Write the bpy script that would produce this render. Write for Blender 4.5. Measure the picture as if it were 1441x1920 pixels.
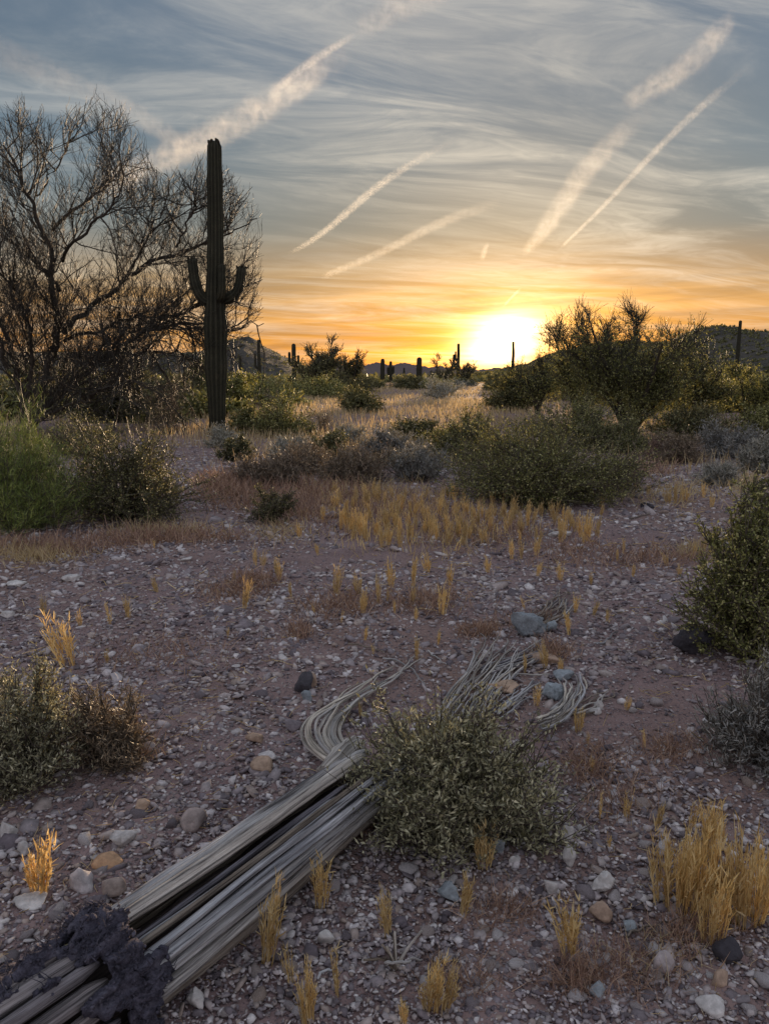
import bpy, bmesh, math
import numpy as np
from mathutils import Vector, Matrix

for o in list(bpy.data.objects):
    bpy.data.objects.remove(o)
SC = bpy.context.scene
COL = SC.collection
RNG = np.random.default_rng(11)
PI = math.pi

# ---------------------------------------------------------------- camera
CAM_H = 1.55
F = 1450.0                      # focal length in pixels of the 1441x1920 photograph
PITCH = math.radians(10.0)
cam_data = bpy.data.cameras.new('camera')
cam_data.sensor_fit = 'AUTO'
cam_data.sensor_width = 36.0
cam_data.lens = 36.0 * F / 1920.0
cam_data.clip_start = 0.05
cam_data.clip_end = 60000.0
cam = bpy.data.objects.new('camera', cam_data)
COL.objects.link(cam)
cam.location = (0, 0, CAM_H)
cam.rotation_euler = (math.radians(90) - PITCH, 0, 0)
SC.camera = cam

SUN_AZ = math.radians(8.6)      # to the right of the view axis
SUN_EL = math.radians(2.6)
SUN_DIR = Vector((math.sin(SUN_AZ) * math.cos(SUN_EL), math.cos(SUN_AZ) * math.cos(SUN_EL), math.sin(SUN_EL)))
SUN_RIGHT = Vector((math.cos(SUN_AZ), -math.sin(SUN_AZ), 0))

# ---------------------------------------------------------------- node helpers
class S:
    """A node socket with arithmetic."""
    def __init__(self, nt, sock):
        self.nt, self.s = nt, sock
    def _m(self, op, b=None, swap=False, c=None):
        n = self.nt.nodes.new('ShaderNodeMath'); n.operation = op
        a_, b_ = (b, self) if swap else (self, b)
        for i, v in enumerate((a_, b_, c)):
            if v is None: continue
            if isinstance(v, S): self.nt.links.new(v.s, n.inputs[i])
            else: n.inputs[i].default_value = v
        return S(self.nt, n.outputs[0])
    def __add__(self, b): return self._m('ADD', b)
    __radd__ = __add__
    def __mul__(self, b): return self._m('MULTIPLY', b)
    __rmul__ = __mul__
    def __sub__(self, b): return self._m('SUBTRACT', b)
    def __rsub__(self, b): return self._m('SUBTRACT', b, True)
    def __truediv__(self, b): return self._m('DIVIDE', b)
    def __pow__(self, b): return self._m('POWER', b)
    def exp(self): return self._m('EXPONENT')
    def max(self, b): return self._m('MAXIMUM', b)
    def min(self, b): return self._m('MINIMUM', b)
    def abs(self): return self._m('ABSOLUTE')
    def smooth(self, a, b, c=0.0, d=1.0, kind='SMOOTHSTEP'):
        n = self.nt.nodes.new('ShaderNodeMapRange'); n.interpolation_type = kind
        self.nt.links.new(self.s, n.inputs[0])
        for i, v in enumerate((a, b, c, d)): n.inputs[i + 1].default_value = v
        return S(self.nt, n.outputs[0])

def link(nt, v, sock):
    if isinstance(v, S): nt.links.new(v.s, sock)
    elif v is not None: sock.default_value = v

def vec(nt, op, a, b=None, scale=None):
    n = nt.nodes.new('ShaderNodeVectorMath'); n.operation = op
    link(nt, a, n.inputs[0])
    if b is not None: link(nt, b, n.inputs[1])
    if scale is not None: link(nt, scale, n.inputs[3])
    return S(nt, n.outputs[1] if op in ('DOT_PRODUCT', 'LENGTH') else n.outputs[0])

def comb(nt, x, y, z):
    n = nt.nodes.new('ShaderNodeCombineXYZ')
    for i, v in enumerate((x, y, z)): link(nt, v, n.inputs[i])
    return S(nt, n.outputs[0])

def sep(nt, v):
    n = nt.nodes.new('ShaderNodeSeparateXYZ'); link(nt, v, n.inputs[0])
    return [S(nt, n.outputs[i]) for i in range(3)]

def noise(nt, v, scale=5.0, detail=4.0, rough=0.5, dist=0.0, color=False):
    n = nt.nodes.new('ShaderNodeTexNoise')
    if v is not None: link(nt, v, n.inputs['Vector'])
    n.inputs['Scale'].default_value = scale; n.inputs['Detail'].default_value = detail
    n.inputs['Roughness'].default_value = rough; n.inputs['Distortion'].default_value = dist
    return S(nt, n.outputs['Color' if color else 'Fac'])

def voronoi(nt, v, scale, out='Distance', feature='F1'):
    n = nt.nodes.new('ShaderNodeTexVoronoi'); n.feature = feature
    if v is not None: link(nt, v, n.inputs['Vector'])
    n.inputs['Scale'].default_value = scale
    return S(nt, n.outputs[out])

def ramp(nt, f, stops, interp='LINEAR'):
    n = nt.nodes.new('ShaderNodeValToRGB'); n.color_ramp.interpolation = interp
    cr = n.color_ramp
    while len(cr.elements) < len(stops): cr.elements.new(0.5)
    for e, (p, c) in zip(cr.elements, stops):
        e.position = p; e.color = (*c, 1) if len(c) == 3 else c
    link(nt, f, n.inputs[0])
    return S(nt, n.outputs[0])

def mixc(nt, fac, a, b, blend='MIX'):
    n = nt.nodes.new('ShaderNodeMix'); n.data_type = 'RGBA'; n.blend_type = blend
    link(nt, fac, n.inputs[0])
    for v, s in ((a, n.inputs[6]), (b, n.inputs[7])):
        if isinstance(v, tuple): s.default_value = (*v, 1)
        else: link(nt, v, s)
    return S(nt, n.outputs[2])

def coords(nt, kind='Object'):
    n = nt.nodes.new('ShaderNodeTexCoord'); return S(nt, n.outputs[kind])

def attr(nt, name, out='Fac'):
    n = nt.nodes.new('ShaderNodeAttribute'); n.attribute_name = name
    return S(nt, n.outputs[out])

def objrand(nt):
    return S(nt, nt.nodes.new('ShaderNodeObjectInfo').outputs['Random'])

# ---------------------------------------------------------------- world
world = bpy.data.worlds.new('World')
SC.world = world
world.use_nodes = True
def build_world():
    nt = world.node_tree; nt.nodes.clear()
    d = vec(nt, 'NORMALIZE', coords(nt, 'Generated'))
    x, y, z = sep(nt, d)
    z = z.max(0.0)
    a = vec(nt, 'DOT_PRODUCT', d, tuple(SUN_RIGHT))
    toward = vec(nt, 'DOT_PRODUCT', d, tuple(SUN_DIR))
    el = z - math.sin(SUN_EL)
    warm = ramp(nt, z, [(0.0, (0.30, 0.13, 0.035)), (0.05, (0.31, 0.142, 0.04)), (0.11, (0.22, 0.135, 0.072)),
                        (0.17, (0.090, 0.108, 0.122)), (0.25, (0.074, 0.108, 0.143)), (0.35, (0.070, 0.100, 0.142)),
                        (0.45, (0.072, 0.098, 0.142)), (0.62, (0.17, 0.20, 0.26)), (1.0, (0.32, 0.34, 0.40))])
    cool = ramp(nt, z, [(0.0, (0.40, 0.34, 0.37)), (0.14, (0.46, 0.39, 0.42)), (0.45, (0.40, 0.38, 0.43)), (1.0, (0.32, 0.34, 0.40))])  # both ramps: unseen zenith and rear sky brightened to lift the ground
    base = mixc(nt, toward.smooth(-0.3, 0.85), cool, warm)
    # high cirrus, drawn out in streaks: a noise on a flat layer overhead
    k = z + 0.09
    px, py = x / k, y / k
    p = comb(nt, px * 0.62 + py * 0.10, py * 1.0 - px * 0.34, 0.0)
    warp = noise(nt, p, 0.9, 2.0, color=True)
    p2 = vec(nt, 'ADD', p, vec(nt, 'SCALE', warp, scale=0.9))
    c1 = noise(nt, vec(nt, 'MULTIPLY', p2, (0.75, 1.5, 1.0)), 1.5, 8.0, 0.62, 0.5)
    c2 = noise(nt, vec(nt, 'MULTIPLY', vec(nt, 'ADD', p2, (7.3, 2.1, 0)), (2.3, 3.4, 1.0)), 3.0, 7.0, 0.62, 1.2)
    c3 = noise(nt, vec(nt, 'ADD', p, (3.1, 9.7, 0)), 0.55, 3.0, 0.5)
    veil = c1.smooth(0.40, 0.66) * c2.smooth(0.22, 0.75) * c3.smooth(0.28, 0.58, .25, 1.0)
    soft = c1.smooth(0.36, 0.62) * c3.smooth(0.25, 0.6, .3, 1.0)
    cover = c3.smooth(0.3, 0.7)
    lit = mixc(nt, toward.smooth(0.6, 0.99), (0.40, 0.42, 0.43), (0.47, 0.425, 0.36))
    base = mixc(nt, soft * 0.30, base, lit)
    base = mixc(nt, veil * 0.62, base, lit)
    # flat streaks lying over the sunset
    e1 = noise(nt, comb(nt, a * 2.6 + z * 5.0, z * 46.0 - a * 2.2, 0.3), 1.0, 6.0, 0.6, 0.5)
    band = e1.smooth(0.30, 0.72)
    low = z.smooth(0.02, 0.20, 1.0, 0.0)
    base = vec(nt, 'MULTIPLY', base, mixc(nt, low * 0.7, (1, 1, 1), mixc(nt, band, (0.66, 0.62, 0.66), (1.40, 1.30, 1.14))))
    base = vec(nt, 'SCALE', base, scale=cover * 0.22 + 0.87)
    # the glow of the sun low behind thin cloud
    front = toward.smooth(0.0, 0.3)
    shear = el - a * 0.16
    def glow(wa, we, c):
        q = (a * a) / (wa * wa) + (shear * shear) / (we * we)
        return vec(nt, 'SCALE', c, scale=(q * -1.0).exp() * front * (band * 0.9 + 0.4))
    tot = vec(nt, 'ADD', base, glow(0.22, 0.066, (0.12, 0.035, 0.0)))
    tot = vec(nt, 'ADD', tot, glow(0.100, 0.038, (0.62, 0.32, 0.0)))
    q = (a * a) / (0.042 ** 2) + (shear * shear) / (0.026 ** 2)
    core = ((q * -1.0).exp() * front) * (band * .7 + .65)
    tot = vec(nt, 'ADD', tot, vec(nt, 'SCALE', (3.2, 2.7, 1.7), scale=core))
    sky = nt.nodes.new('ShaderNodeTexSky'); sky.sky_type = 'NISHITA'; sky.sun_disc = False
    sky.sun_elevation = SUN_EL; sky.sun_rotation = SUN_AZ
    bg1 = nt.nodes.new('ShaderNodeBackground'); bg1.inputs[1].default_value = 0.05
    # the thin cloud layer takes part of the clear sky's light away
    thin = z.smooth(0.0, 1.0, 0.29, 0.95, 'LINEAR')
    dim = vec(nt, 'SCALE', mixc(nt, low * 0.8, (1, 1, 1), mixc(nt, band, (0.62, 0.60, 0.66), (1.40, 1.30, 1.14))), scale=thin)
    dim = vec(nt, 'MULTIPLY', dim, mixc(nt, z.smooth(0.05, 0.2), (1, 1, 1), (.80, .95, 1.12)))
    link(nt, vec(nt, 'MULTIPLY', S(nt, sky.outputs[0]), dim), bg1.inputs[0])
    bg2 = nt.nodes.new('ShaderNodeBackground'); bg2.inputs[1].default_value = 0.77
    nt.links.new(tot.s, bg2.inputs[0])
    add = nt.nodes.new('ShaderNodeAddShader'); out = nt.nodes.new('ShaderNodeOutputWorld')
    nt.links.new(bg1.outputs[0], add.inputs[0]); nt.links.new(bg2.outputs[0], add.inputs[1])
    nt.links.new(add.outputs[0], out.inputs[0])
    world.cycles.sampling_method = 'MANUAL'
    world.cycles.sample_map_resolution = 1024
build_world()

sun_data = bpy.data.lights.new('sun', 'SUN')
sun_data.energy = 4.0
sun_data.angle = math.radians(0.6)
sun_data.color = (1.0, 0.70, 0.42)
sun = bpy.data.objects.new('sun', sun_data)
COL.objects.link(sun)
sun.rotation_euler = SUN_DIR.to_track_quat('Z', 'Y').to_euler()
sun.location = (0, 0, 30)

vs = SC.view_settings
SC.display_settings.display_device = 'sRGB'
vs.view_transform = 'Standard'; vs.look = 'None'; vs.exposure = 0.78; vs.gamma = 1.0; vs.use_curve_mapping = False
SC.render.engine = 'CYCLES'
cy = SC.cycles
cy.use_denoising = True; cy.denoiser = 'OPENIMAGEDENOISE'; cy.denoising_input_passes = 'RGB_ALBEDO_NORMAL'; cy.denoising_prefilter = 'ACCURATE'
cy.max_bounces = 6; cy.diffuse_bounces = 3; cy.glossy_bounces = 2; cy.transmission_bounces = 4
cy.transparent_max_bounces = 40; cy.volume_bounces = 0
cy.sample_clamp_indirect = 4.0
SC.render.film_transparent = False

# ---------------------------------------------------------------- pixels of the photograph -> places
_f = np.array([0, math.cos(PITCH), -math.sin(PITCH)])
_u = np.array([0, math.sin(PITCH), math.cos(PITCH)])
def ray(px, py):
    return _f + np.array([1.0, 0, 0]) * (px - 720.5) / F + _u * (960 - py) / F
def G(px, py, z=0.0):
    r = ray(px, py); t = (z - CAM_H) / r[2]
    return np.array([r[0] * t, r[1] * t, z])
def at_y(px, py, Y):
    r = ray(px, py); t = Y / r[1]
    return np.array([r[0] * t, Y, CAM_H + r[2] * t])
def mpp(Y):                      # metres per photograph pixel at world distance Y
    return Y / F / math.cos(PITCH)
def to_px(p):
    q = np.asarray(p, float) - np.array([0, 0, CAM_H])
    dd = q @ _f
    return 720.5 + F * q[0] / dd, 960 - F * (q @ _u) / dd

# ---------------------------------------------------------------- value noise in numpy
def _hash(i, j, k, seed):
    h = (i.astype(np.int64) * 374761393 + j.astype(np.int64) * 668265263 + k.astype(np.int64) * 2147483647 + seed * 974634777) & 0xFFFFFFFF
    h = ((h ^ (h >> 13)) * 1274126177) & 0xFFFFFFFF
    return ((h ^ (h >> 16)) & 0xFFFF) / 65535.0
def vnoise(P, seed=0):
    P = np.asarray(P, float)
    if P.shape[-1] == 2: P = np.concatenate([P, np.zeros(P.shape[:-1] + (1,))], -1)
    i = np.floor(P).astype(np.int64); f = P - i; f = f * f * (3 - 2 * f)
    r = 0
    for a in (0, 1):
        for b in (0, 1):
            for c in (0, 1):
                w = (f[..., 0] if a else 1 - f[..., 0]) * (f[..., 1] if b else 1 - f[..., 1]) * (f[..., 2] if c else 1 - f[..., 2])
                r = r + w * _hash(i[..., 0] + a, i[..., 1] + b, i[..., 2] + c, seed)
    return r * 2 - 1
def fbm(P, seed=0, oct=4, gain=0.5):
    P = np.asarray(P, float); r = 0; a = 1.0
    for k in range(oct):
        r = r + a * vnoise(P * 2 ** k, seed + k * 17); a *= gain
    return r

def gz(x, y):
    x = np.asarray(x, float); y = np.asarray(y, float)
    P = np.stack([x, y], -1); r = np.hypot(x, y)
    near = np.clip((r - 0.2) / 1.5, 0, 1)
    return near * (0.045 * vnoise(P * 0.45, 3) + 0.016 * vnoise(P * 1.7, 4)) + np.clip((r - 15) / 60, 0, 1) * 0.22 * vnoise(P * 0.06, 5)

# ---------------------------------------------------------------- mesh helpers
def mesh_from(name, V, Fc, mat, tone=None, uv=None, smooth=False, extra=None):
    me = bpy.data.meshes.new(name)
    V = np.ascontiguousarray(V, np.float32); Fc = np.ascontiguousarray(Fc, np.int32)
    n, k = Fc.shape
    me.vertices.add(len(V)); me.vertices.foreach_set('co', V.ravel())
    me.loops.add(n * k); me.loops.foreach_set('vertex_index', Fc.ravel())
    me.polygons.add(n)
    me.polygons.foreach_set('loop_start', np.arange(0, n * k, k, dtype=np.int32))
    me.polygons.foreach_set('loop_total', np.full(n, k, np.int32))
    if smooth: me.polygons.foreach_set('use_smooth', np.ones(n, bool))
    if tone is not None:
        a = me.attributes.new('tone', 'FLOAT', 'POINT'); a.data.foreach_set('value', np.ascontiguousarray(tone, np.float32))
    if extra is not None:
        a = me.attributes.new('grain', 'FLOAT_VECTOR', 'POINT'); a.data.foreach_set('vector', np.ascontiguousarray(extra, np.float32).ravel())
    if uv is not None:
        u = me.uv_layers.new(name='UVMap'); u.data.foreach_set('uv', np.ascontiguousarray(uv, np.float32).ravel())
    me.update(calc_edges=True)
    me.validate()
    if mat: me.materials.append(mat)
    return me

def join(*parts):
    """(V, F, tone) triples with faces of one arity -> one triple."""
    Vs, Fs, Ts, n = [], [], [], 0
    for V, Fc, T in parts:
        Vs.append(V); Fs.append(Fc + n); Ts.append(T); n += len(V)
    return np.concatenate(Vs), np.concatenate(Fs), np.concatenate(Ts)

def unit(v):
    return v / np.maximum(np.linalg.norm(v, axis=-1, keepdims=True), 1e-9)

def tubes(P, R, sides=3, tone=None, rng=RNG):
    """P (n,m,3) centre lines, R (n,m) radii."""
    n, m, _ = P.shape
    T = unit(np.gradient(P, axis=1))
    ref = unit(rng.normal(size=(n, 1, 3)))
    U = unit(np.cross(T, ref)); W = np.cross(T, U)
    ang = np.arange(sides) * 2 * PI / sides
    V = P[:, :, None] + R[:, :, None, None] * (np.cos(ang)[None, None, :, None] * U[:, :, None] + np.sin(ang)[None, None, :, None] * W[:, :, None])
    idx = np.arange(n * m * sides).reshape(n, m, sides)
    a = idx[:, :-1]; b = idx[:, 1:]
    Fc = np.stack([a, np.roll(a, -1, 2), np.roll(b, -1, 2), b], -1).reshape(-1, 4)
    t = rng.random(n) if tone is None else tone
    return V.reshape(-1, 3), Fc, np.repeat(t, m * sides)

def leaves(C, D, L, W, tone=None, rng=RNG, fold=0.25):
    n = len(C)
    D = unit(D); Sd = unit(np.cross(D, unit(rng.normal(size=(n, 3))))); N = np.cross(D, Sd)
    L = np.broadcast_to(L, (n,))[:, None]; W = np.broadcast_to(W, (n,))[:, None]
    V = np.stack([C, C + D * L * .5 + Sd * W * .5 + N * W * fold, C + D * L, C + D * L * .5 - Sd * W * .5 + N * W * fold], 1)
    Fc = np.arange(n * 4).reshape(n, 4)
    t = rng.random(n) if tone is None else tone
    return V.reshape(-1, 3), Fc, np.repeat(t, 4)

def blades(C, D, L, W, bend=0.15, tone=None, rng=RNG):
    """Tapered straws as two-piece quads."""
    n = len(C)
    D = unit(D); Sd = unit(np.cross(D, unit(rng.normal(size=(n, 3)))))
    L = np.broadcast_to(L, (n,))[:, None]; W = np.broadcast_to(W, (n,))[:, None]
    off = rng.normal(size=(n, 3)) * bend * L
    M = C + D * L * .55 + off * .3; E = C + D * L + off
    V = np.stack([C - Sd * W * .5, C + Sd * W * .5, M + Sd * W * .45, M - Sd * W * .45, E + Sd * W * .12, E - Sd * W * .12], 1)
    b = np.arange(n)[:, None] * 6
    Fc = np.concatenate([b + np.array([0, 1, 2, 3]), b + np.array([3, 2, 4, 5])])
    t = rng.random(n) if tone is None else tone
    return V.reshape(-1, 3), Fc, np.repeat(t, 6)

def sweep(P, O, rw, rt, sides=10, rough=0.1, seed=0, fine=14.0, splits=3):
    """A split, grooved stick: centre line P, outward direction O, half width rw, half thickness rt."""
    P = np.asarray(P, float); m = len(P)
    T = unit(np.gradient(P, axis=0)); O = unit(O - (O * T).sum(1, keepdims=True) * T); Sd = np.cross(T, O)
    ang = np.arange(sides) * 2 * PI / sides
    s = np.concatenate([[0], np.cumsum(np.linalg.norm(np.diff(P, axis=0), axis=1))])
    rw = np.broadcast_to(rw, (m,)); rt = np.broadcast_to(rt, (m,))
    A, Sg = np.meshgrid(ang, s)
    q = np.stack([np.cos(A) * 1.6 * splits / 3, np.sin(A) * 1.6 * splits / 3, Sg * fine * .12 + seed * 3.7], -1)
    k = 1 + rough * (1.3 * fbm(q * 1.6, seed, 3) + 0.5 * vnoise(q * np.array([5, 5, 9.0]), seed + 5))
    k = k * (1 - rough * .9 * np.clip(vnoise(np.stack([A * splits * .75 + seed, Sg * fine * .08, A * 0 + seed], -1), seed + 21), 0, 1))
    V = P[:, None] + Sd[:, None] * (np.cos(A) * k * rw[:, None])[..., None] + O[:, None] * (np.sin(A) * k * rt[:, None])[..., None]
    idx = np.arange(m * sides).reshape(m, sides)
    a = idx[:-1]; b = idx[1:]
    Fc = np.stack([a, np.roll(a, -1, 1), np.roll(b, -1, 1), b], -1).reshape(-1, 4)
    gr = np.stack([Sg, A * rw.mean(), np.full_like(Sg, seed * 1.37)], -1).reshape(-1, 3)
    # end caps as fans of quads folded to the centre
    Vf = V.reshape(-1, 3)
    c0, c1 = Vf[:sides].mean(0), Vf[-sides:].mean(0)
    n0 = len(Vf); Vf = np.concatenate([Vf, [c0, c1]])
    gr = np.concatenate([gr, gr[:1], gr[-1:]])
    caps = []
    for i in range(0, sides, 2):
        caps.append((idx[0, (i + 2) % sides], idx[0, (i + 1) % sides], idx[0, i], n0))
        caps.append((idx[-1, i], idx[-1, (i + 1) % sides], idx[-1, (i + 2) % sides], n0 + 1))
    return Vf, np.concatenate([Fc, np.array(caps)]), gr

def resample(pts, m, smooth=3):
    pts = np.asarray(pts, float)
    d = np.concatenate([[0], np.cumsum(np.linalg.norm(np.diff(pts, axis=0), axis=1))])
    t = np.linspace(0, d[-1], m)
    Q = np.stack([np.interp(t, d, pts[:, k]) for k in range(pts.shape[1])], 1)
    for _ in range(smooth):
        Q[1:-1] = (Q[:-2] + 2 * Q[1:-1] + Q[2:]) / 4
    return Q

# ---------------------------------------------------------------- objects
def obj(name, mesh, parent=None, loc=None, rot=None, scale=None, kind=None):
    o = bpy.data.objects.new(name, mesh); COL.objects.link(o)
    if parent is not None: o.parent = parent
    if loc is not None: o.location = [float(v) for v in loc]
    if rot is not None: o.rotation_euler = rot
    if scale is not None: o.scale = scale
    if kind: o['kind'] = kind
    return o
def tag(o, label, cat, group=None):
    o['label'] = label; o['category'] = cat
    if group: o['group'] = group
    return o
def thing(name, label, cat, loc, group=None, rotz=0.0, scale=(1, 1, 1)):
    o = obj(name, None, None, loc, (0, 0, rotz), scale)
    o.empty_display_size = 0.2
    return tag(o, label, cat, group)
def copy_thing(src, loc, rotz, scale, label, group=None):
    c = src.copy(); COL.objects.link(c)
    c.location = [float(v) for v in loc]; c.rotation_euler = (0, 0, rotz); c.scale = scale; c['label'] = label
    if group: c['group'] = group
    for ch in src.children:
        k = ch.copy(); COL.objects.link(k); k.parent = c
        for g in ch.children:
            h = g.copy(); COL.objects.link(h); h.parent = k
    return c

# ---------------------------------------------------------------- materials
def new_mat(name):
    m = bpy.data.materials.new(name); m.use_nodes = True
    nt = m.node_tree; nt.nodes.clear()
    out = nt.nodes.new('ShaderNodeOutputMaterial')
    return m, nt, out
def principled(nt, col, rough=0.8, bump=None, bump_d=0.01, spec=0.3, bstr=1.0):
    b = nt.nodes.new('ShaderNodeBsdfPrincipled')
    if isinstance(col, tuple): b.inputs['Base Color'].default_value = (*col, 1)
    else: link(nt, col, b.inputs['Base Color'])
    link(nt, rough, b.inputs['Roughness']); b.inputs['Specular IOR Level'].default_value = spec
    if bump is not None:
        n = nt.nodes.new('ShaderNodeBump'); n.inputs['Distance'].default_value = bump_d; n.inputs['Strength'].default_value = bstr
        link(nt, bump, n.inputs['Height']); nt.links.new(n.outputs[0], b.inputs['Normal'])
    return b
def leaf_mat(name, stops, trans=0.3, tcol=None, rough=0.55, vary=0.25):
    """Foliage: each leaf its own tone, each plant a little different."""
    m, nt, out = new_mat(name)
    c = ramp(nt, attr(nt, 'tone'), stops)
    r = objrand(nt)
    c = vec(nt, 'MULTIPLY', c, mixc(nt, r, (1 - vary, 1 - vary, 1 - vary * .8), (1 + vary, 1 + vary * .9, 1 + vary * .5)))
    b = principled(nt, c, rough, spec=0.35)
    t = nt.nodes.new('ShaderNodeBsdfTranslucent')
    link(nt, vec(nt, 'MULTIPLY', c, tcol or (1.3, 1.15, 0.6)), t.inputs[0])
    mx = nt.nodes.new('ShaderNodeMixShader'); mx.inputs[0].default_value = trans
    nt.links.new(b.outputs[0], mx.inputs[1]); nt.links.new(t.outputs[0], mx.inputs[2])
    nt.links.new(mx.outputs[0], out.inputs[0])
    return m

M = {}
M['creosote'] = leaf_mat('creosote_leaf', [(0, (0.071, 0.078, 0.031)), (.45, (0.159, 0.175, 0.065)), (.78, (0.307, 0.319, 0.130)), (1, (0.590, 0.566, 0.307))], .25)
M['creosote_dark'] = leaf_mat('dark_creosote_leaf', [(0, (.050, .055, .028)), (.55, (.115, .122, .056)), (.85, (.24, .235, .115)), (1, (.45, .42, .24))], .2)
M['sage'] = leaf_mat('grey_green_leaf', [(0, (.135, .135, .092)), (.5, (.28, .275, .185)), (.85, (.46, .45, .32)), (1, (.66, .64, .48))], .2)
M['grey'] = leaf_mat('silver_grey_leaf', [(0, (0.162, 0.170, 0.162)), (.5, (0.276, 0.283, 0.268)), (1, (0.518, 0.503, 0.454))], .15)
M['broom'] = leaf_mat('green_broom_twig', [(0, (0.091, 0.141, 0.036)), (.6, (0.198, 0.272, 0.075)), (1, (0.396, 0.429, 0.132))], .15)
M['paloverde'] = leaf_mat('palo_verde_leaf', [(0, (0.111, 0.124, 0.049)), (.55, (0.247, 0.267, 0.104)), (.85, (0.416, 0.429, 0.195)), (1, (0.598, 0.585, 0.312))], .45)
M['far'] = leaf_mat('far_brush_leaf', [(0, (0.080, 0.090, 0.048)), (.6, (0.152, 0.160, 0.080)), (1, (0.304, 0.288, 0.152))], .25)
M['brown'] = leaf_mat('dry_brown_twig', [(0, (.11, .085, .065)), (.6, (.23, .18, .135)), (1, (.40, .325, .24))], .1)
M['red'] = leaf_mat('dry_red_brown_twig', [(0, (.14, .085, .072)), (.6, (.29, .19, .155)), (1, (.47, .335, .265))], .15)
M['gold'] = leaf_mat('golden_straw', [(0, (.46, .31, .13)), (.5, (.70, .53, .25)), (1, (.84, .71, .42))], .42, (1.12, 1.0, .78), .55, .22)
M['straw'] = leaf_mat('pale_straw', [(0, (.44, .33, .18)), (.5, (.62, .50, .29)), (1, (.76, .65, .44))], .4, (1.1, 1.0, .8))
M['twig'] = leaf_mat('dark_tree_twig', [(0, (.030, .028, .023)), (1, (.070, .064, .050))], 0.02)
M['stem'] = leaf_mat('shrub_stem', [(0, (.05, .042, .036)), (1, (.15, .125, .10))], .02)

def mat_bark():
    m, nt, out = new_mat('dark_furrowed_bark')
    g = coords(nt)
    n = noise(nt, vec(nt, 'MULTIPLY', g, (1, 1, .25)), 22, 6, .65)
    c = ramp(nt, n, [(.3, (.025, .021, .017)), (.7, (.085, .072, .055))])
    b = principled(nt, c, .9, n, .02); nt.links.new(b.outputs[0], out.inputs[0]); return m
M['bark'] = mat_bark()

def mat_ground():
    m, nt, out = new_mat('desert_gravel_soil')
    g = coords(nt)
    big = noise(nt, g, .38, 4, .55); mid = noise(nt, g, 2.6, 5, .6); fine = noise(nt, g, 38, 5, .7)
    vor = voronoi(nt, g, 46); vcol = voronoi(nt, g, 46, 'Color'); v2 = voronoi(nt, g, 110); v2c = voronoi(nt, g, 110, 'Color')
    soil = ramp(nt, mid, [(.25, (0.184, 0.122, 0.118)), (.5, (0.265, 0.187, 0.183)), (.78, (0.339, 0.252, 0.243))])
    soil = mixc(nt, big.smooth(.42, .66), soil, ramp(nt, fine, [(.3, (0.167, 0.108, 0.092)), (.7, (0.302, 0.204, 0.166))]))
    s1 = ramp(nt, sep(nt, vcol)[0], [(0, (0.147, 0.118, 0.137)), (.5, (0.296, 0.240, 0.256)), (.85, (0.443, 0.368, 0.367)), (1, (0.567, 0.491, 0.485))])
    s2 = ramp(nt, sep(nt, v2c)[1], [(0, (0.135, 0.105, 0.118)), (.6, (0.308, 0.246, 0.260)), (1, (0.542, 0.466, 0.462))])
    is1 = vor.smooth(.38, .28) * sep(nt, vcol)[1].smooth(.28, .34)
    is2 = v2.smooth(.42, .30) * sep(nt, v2c)[2].smooth(.35, .4)
    c = mixc(nt, is2 * .8, soil, s2)
    c = mixc(nt, is1 * .85, c, s1)
    c = vec(nt, 'SCALE', c, scale=fine * .5 + .75)
    h = is1 * (.5 - vor) * 1.7 + is2 * (.5 - v2) * .7 + fine * .45 + mid * .8
    b = principled(nt, c, .92, h, .022, .2); nt.links.new(b.outputs[0], out.inputs[0]); return m
M['ground'] = mat_ground()

def mat_stone(name, stops, use_obj=True, bumpd=.006, scale=1.0):
    m, nt, out = new_mat(name)
    g = coords(nt)
    n1 = noise(nt, g, 14 * scale, 5, .65); n2 = noise(nt, g, 70 * scale, 4, .7)
    f = objrand(nt) if use_obj else attr(nt, 'tone')
    c = ramp(nt, f, stops)
    c = vec(nt, 'SCALE', c, scale=n1.smooth(.25, .75, .62, 1.3) * n2.smooth(.2, .8, .8, 1.2))
    b = principled(nt, c, .85, n1 * .7 + n2 * .4, bumpd, .25); nt.links.new(b.outputs[0], out.inputs[0]); return m
STONES = [(0, (.12, .10, .115)), (.3, (.26, .225, .24)), (.55, (.38, .335, .34)), (.72, (.34, .27, .235)), (.86, (.50, .46, .47)), (1, (.60, .565, .56))]
M['stone'] = mat_stone('gravel_stone', STONES)
M['pebble'] = mat_stone('gravel_pebble', STONES, False, .003)
M['pale_stone'] = mat_stone('pale_stone', [(0, (.46, .43, .42)), (1, (.58, .56, .55))])
M['blue_stone'] = mat_stone('blue_grey_stone', [(0, (.26, .29, .32)), (1, (.33, .37, .40))], True, .014)
M['tan_stone'] = mat_stone('tan_stone', [(0, (.36, .26, .20)), (1, (.46, .33, .24))])
M['orange_stone'] = mat_stone('orange_stone', [(0, (.50, .31, .19)), (1, (.52, .33, .2))])
M['dark_stone'] = mat_stone('dark_stone', [(0, (.045, .042, .052)), (1, (.085, .08, .092))], True, .014)
M['hill'] = None

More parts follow.
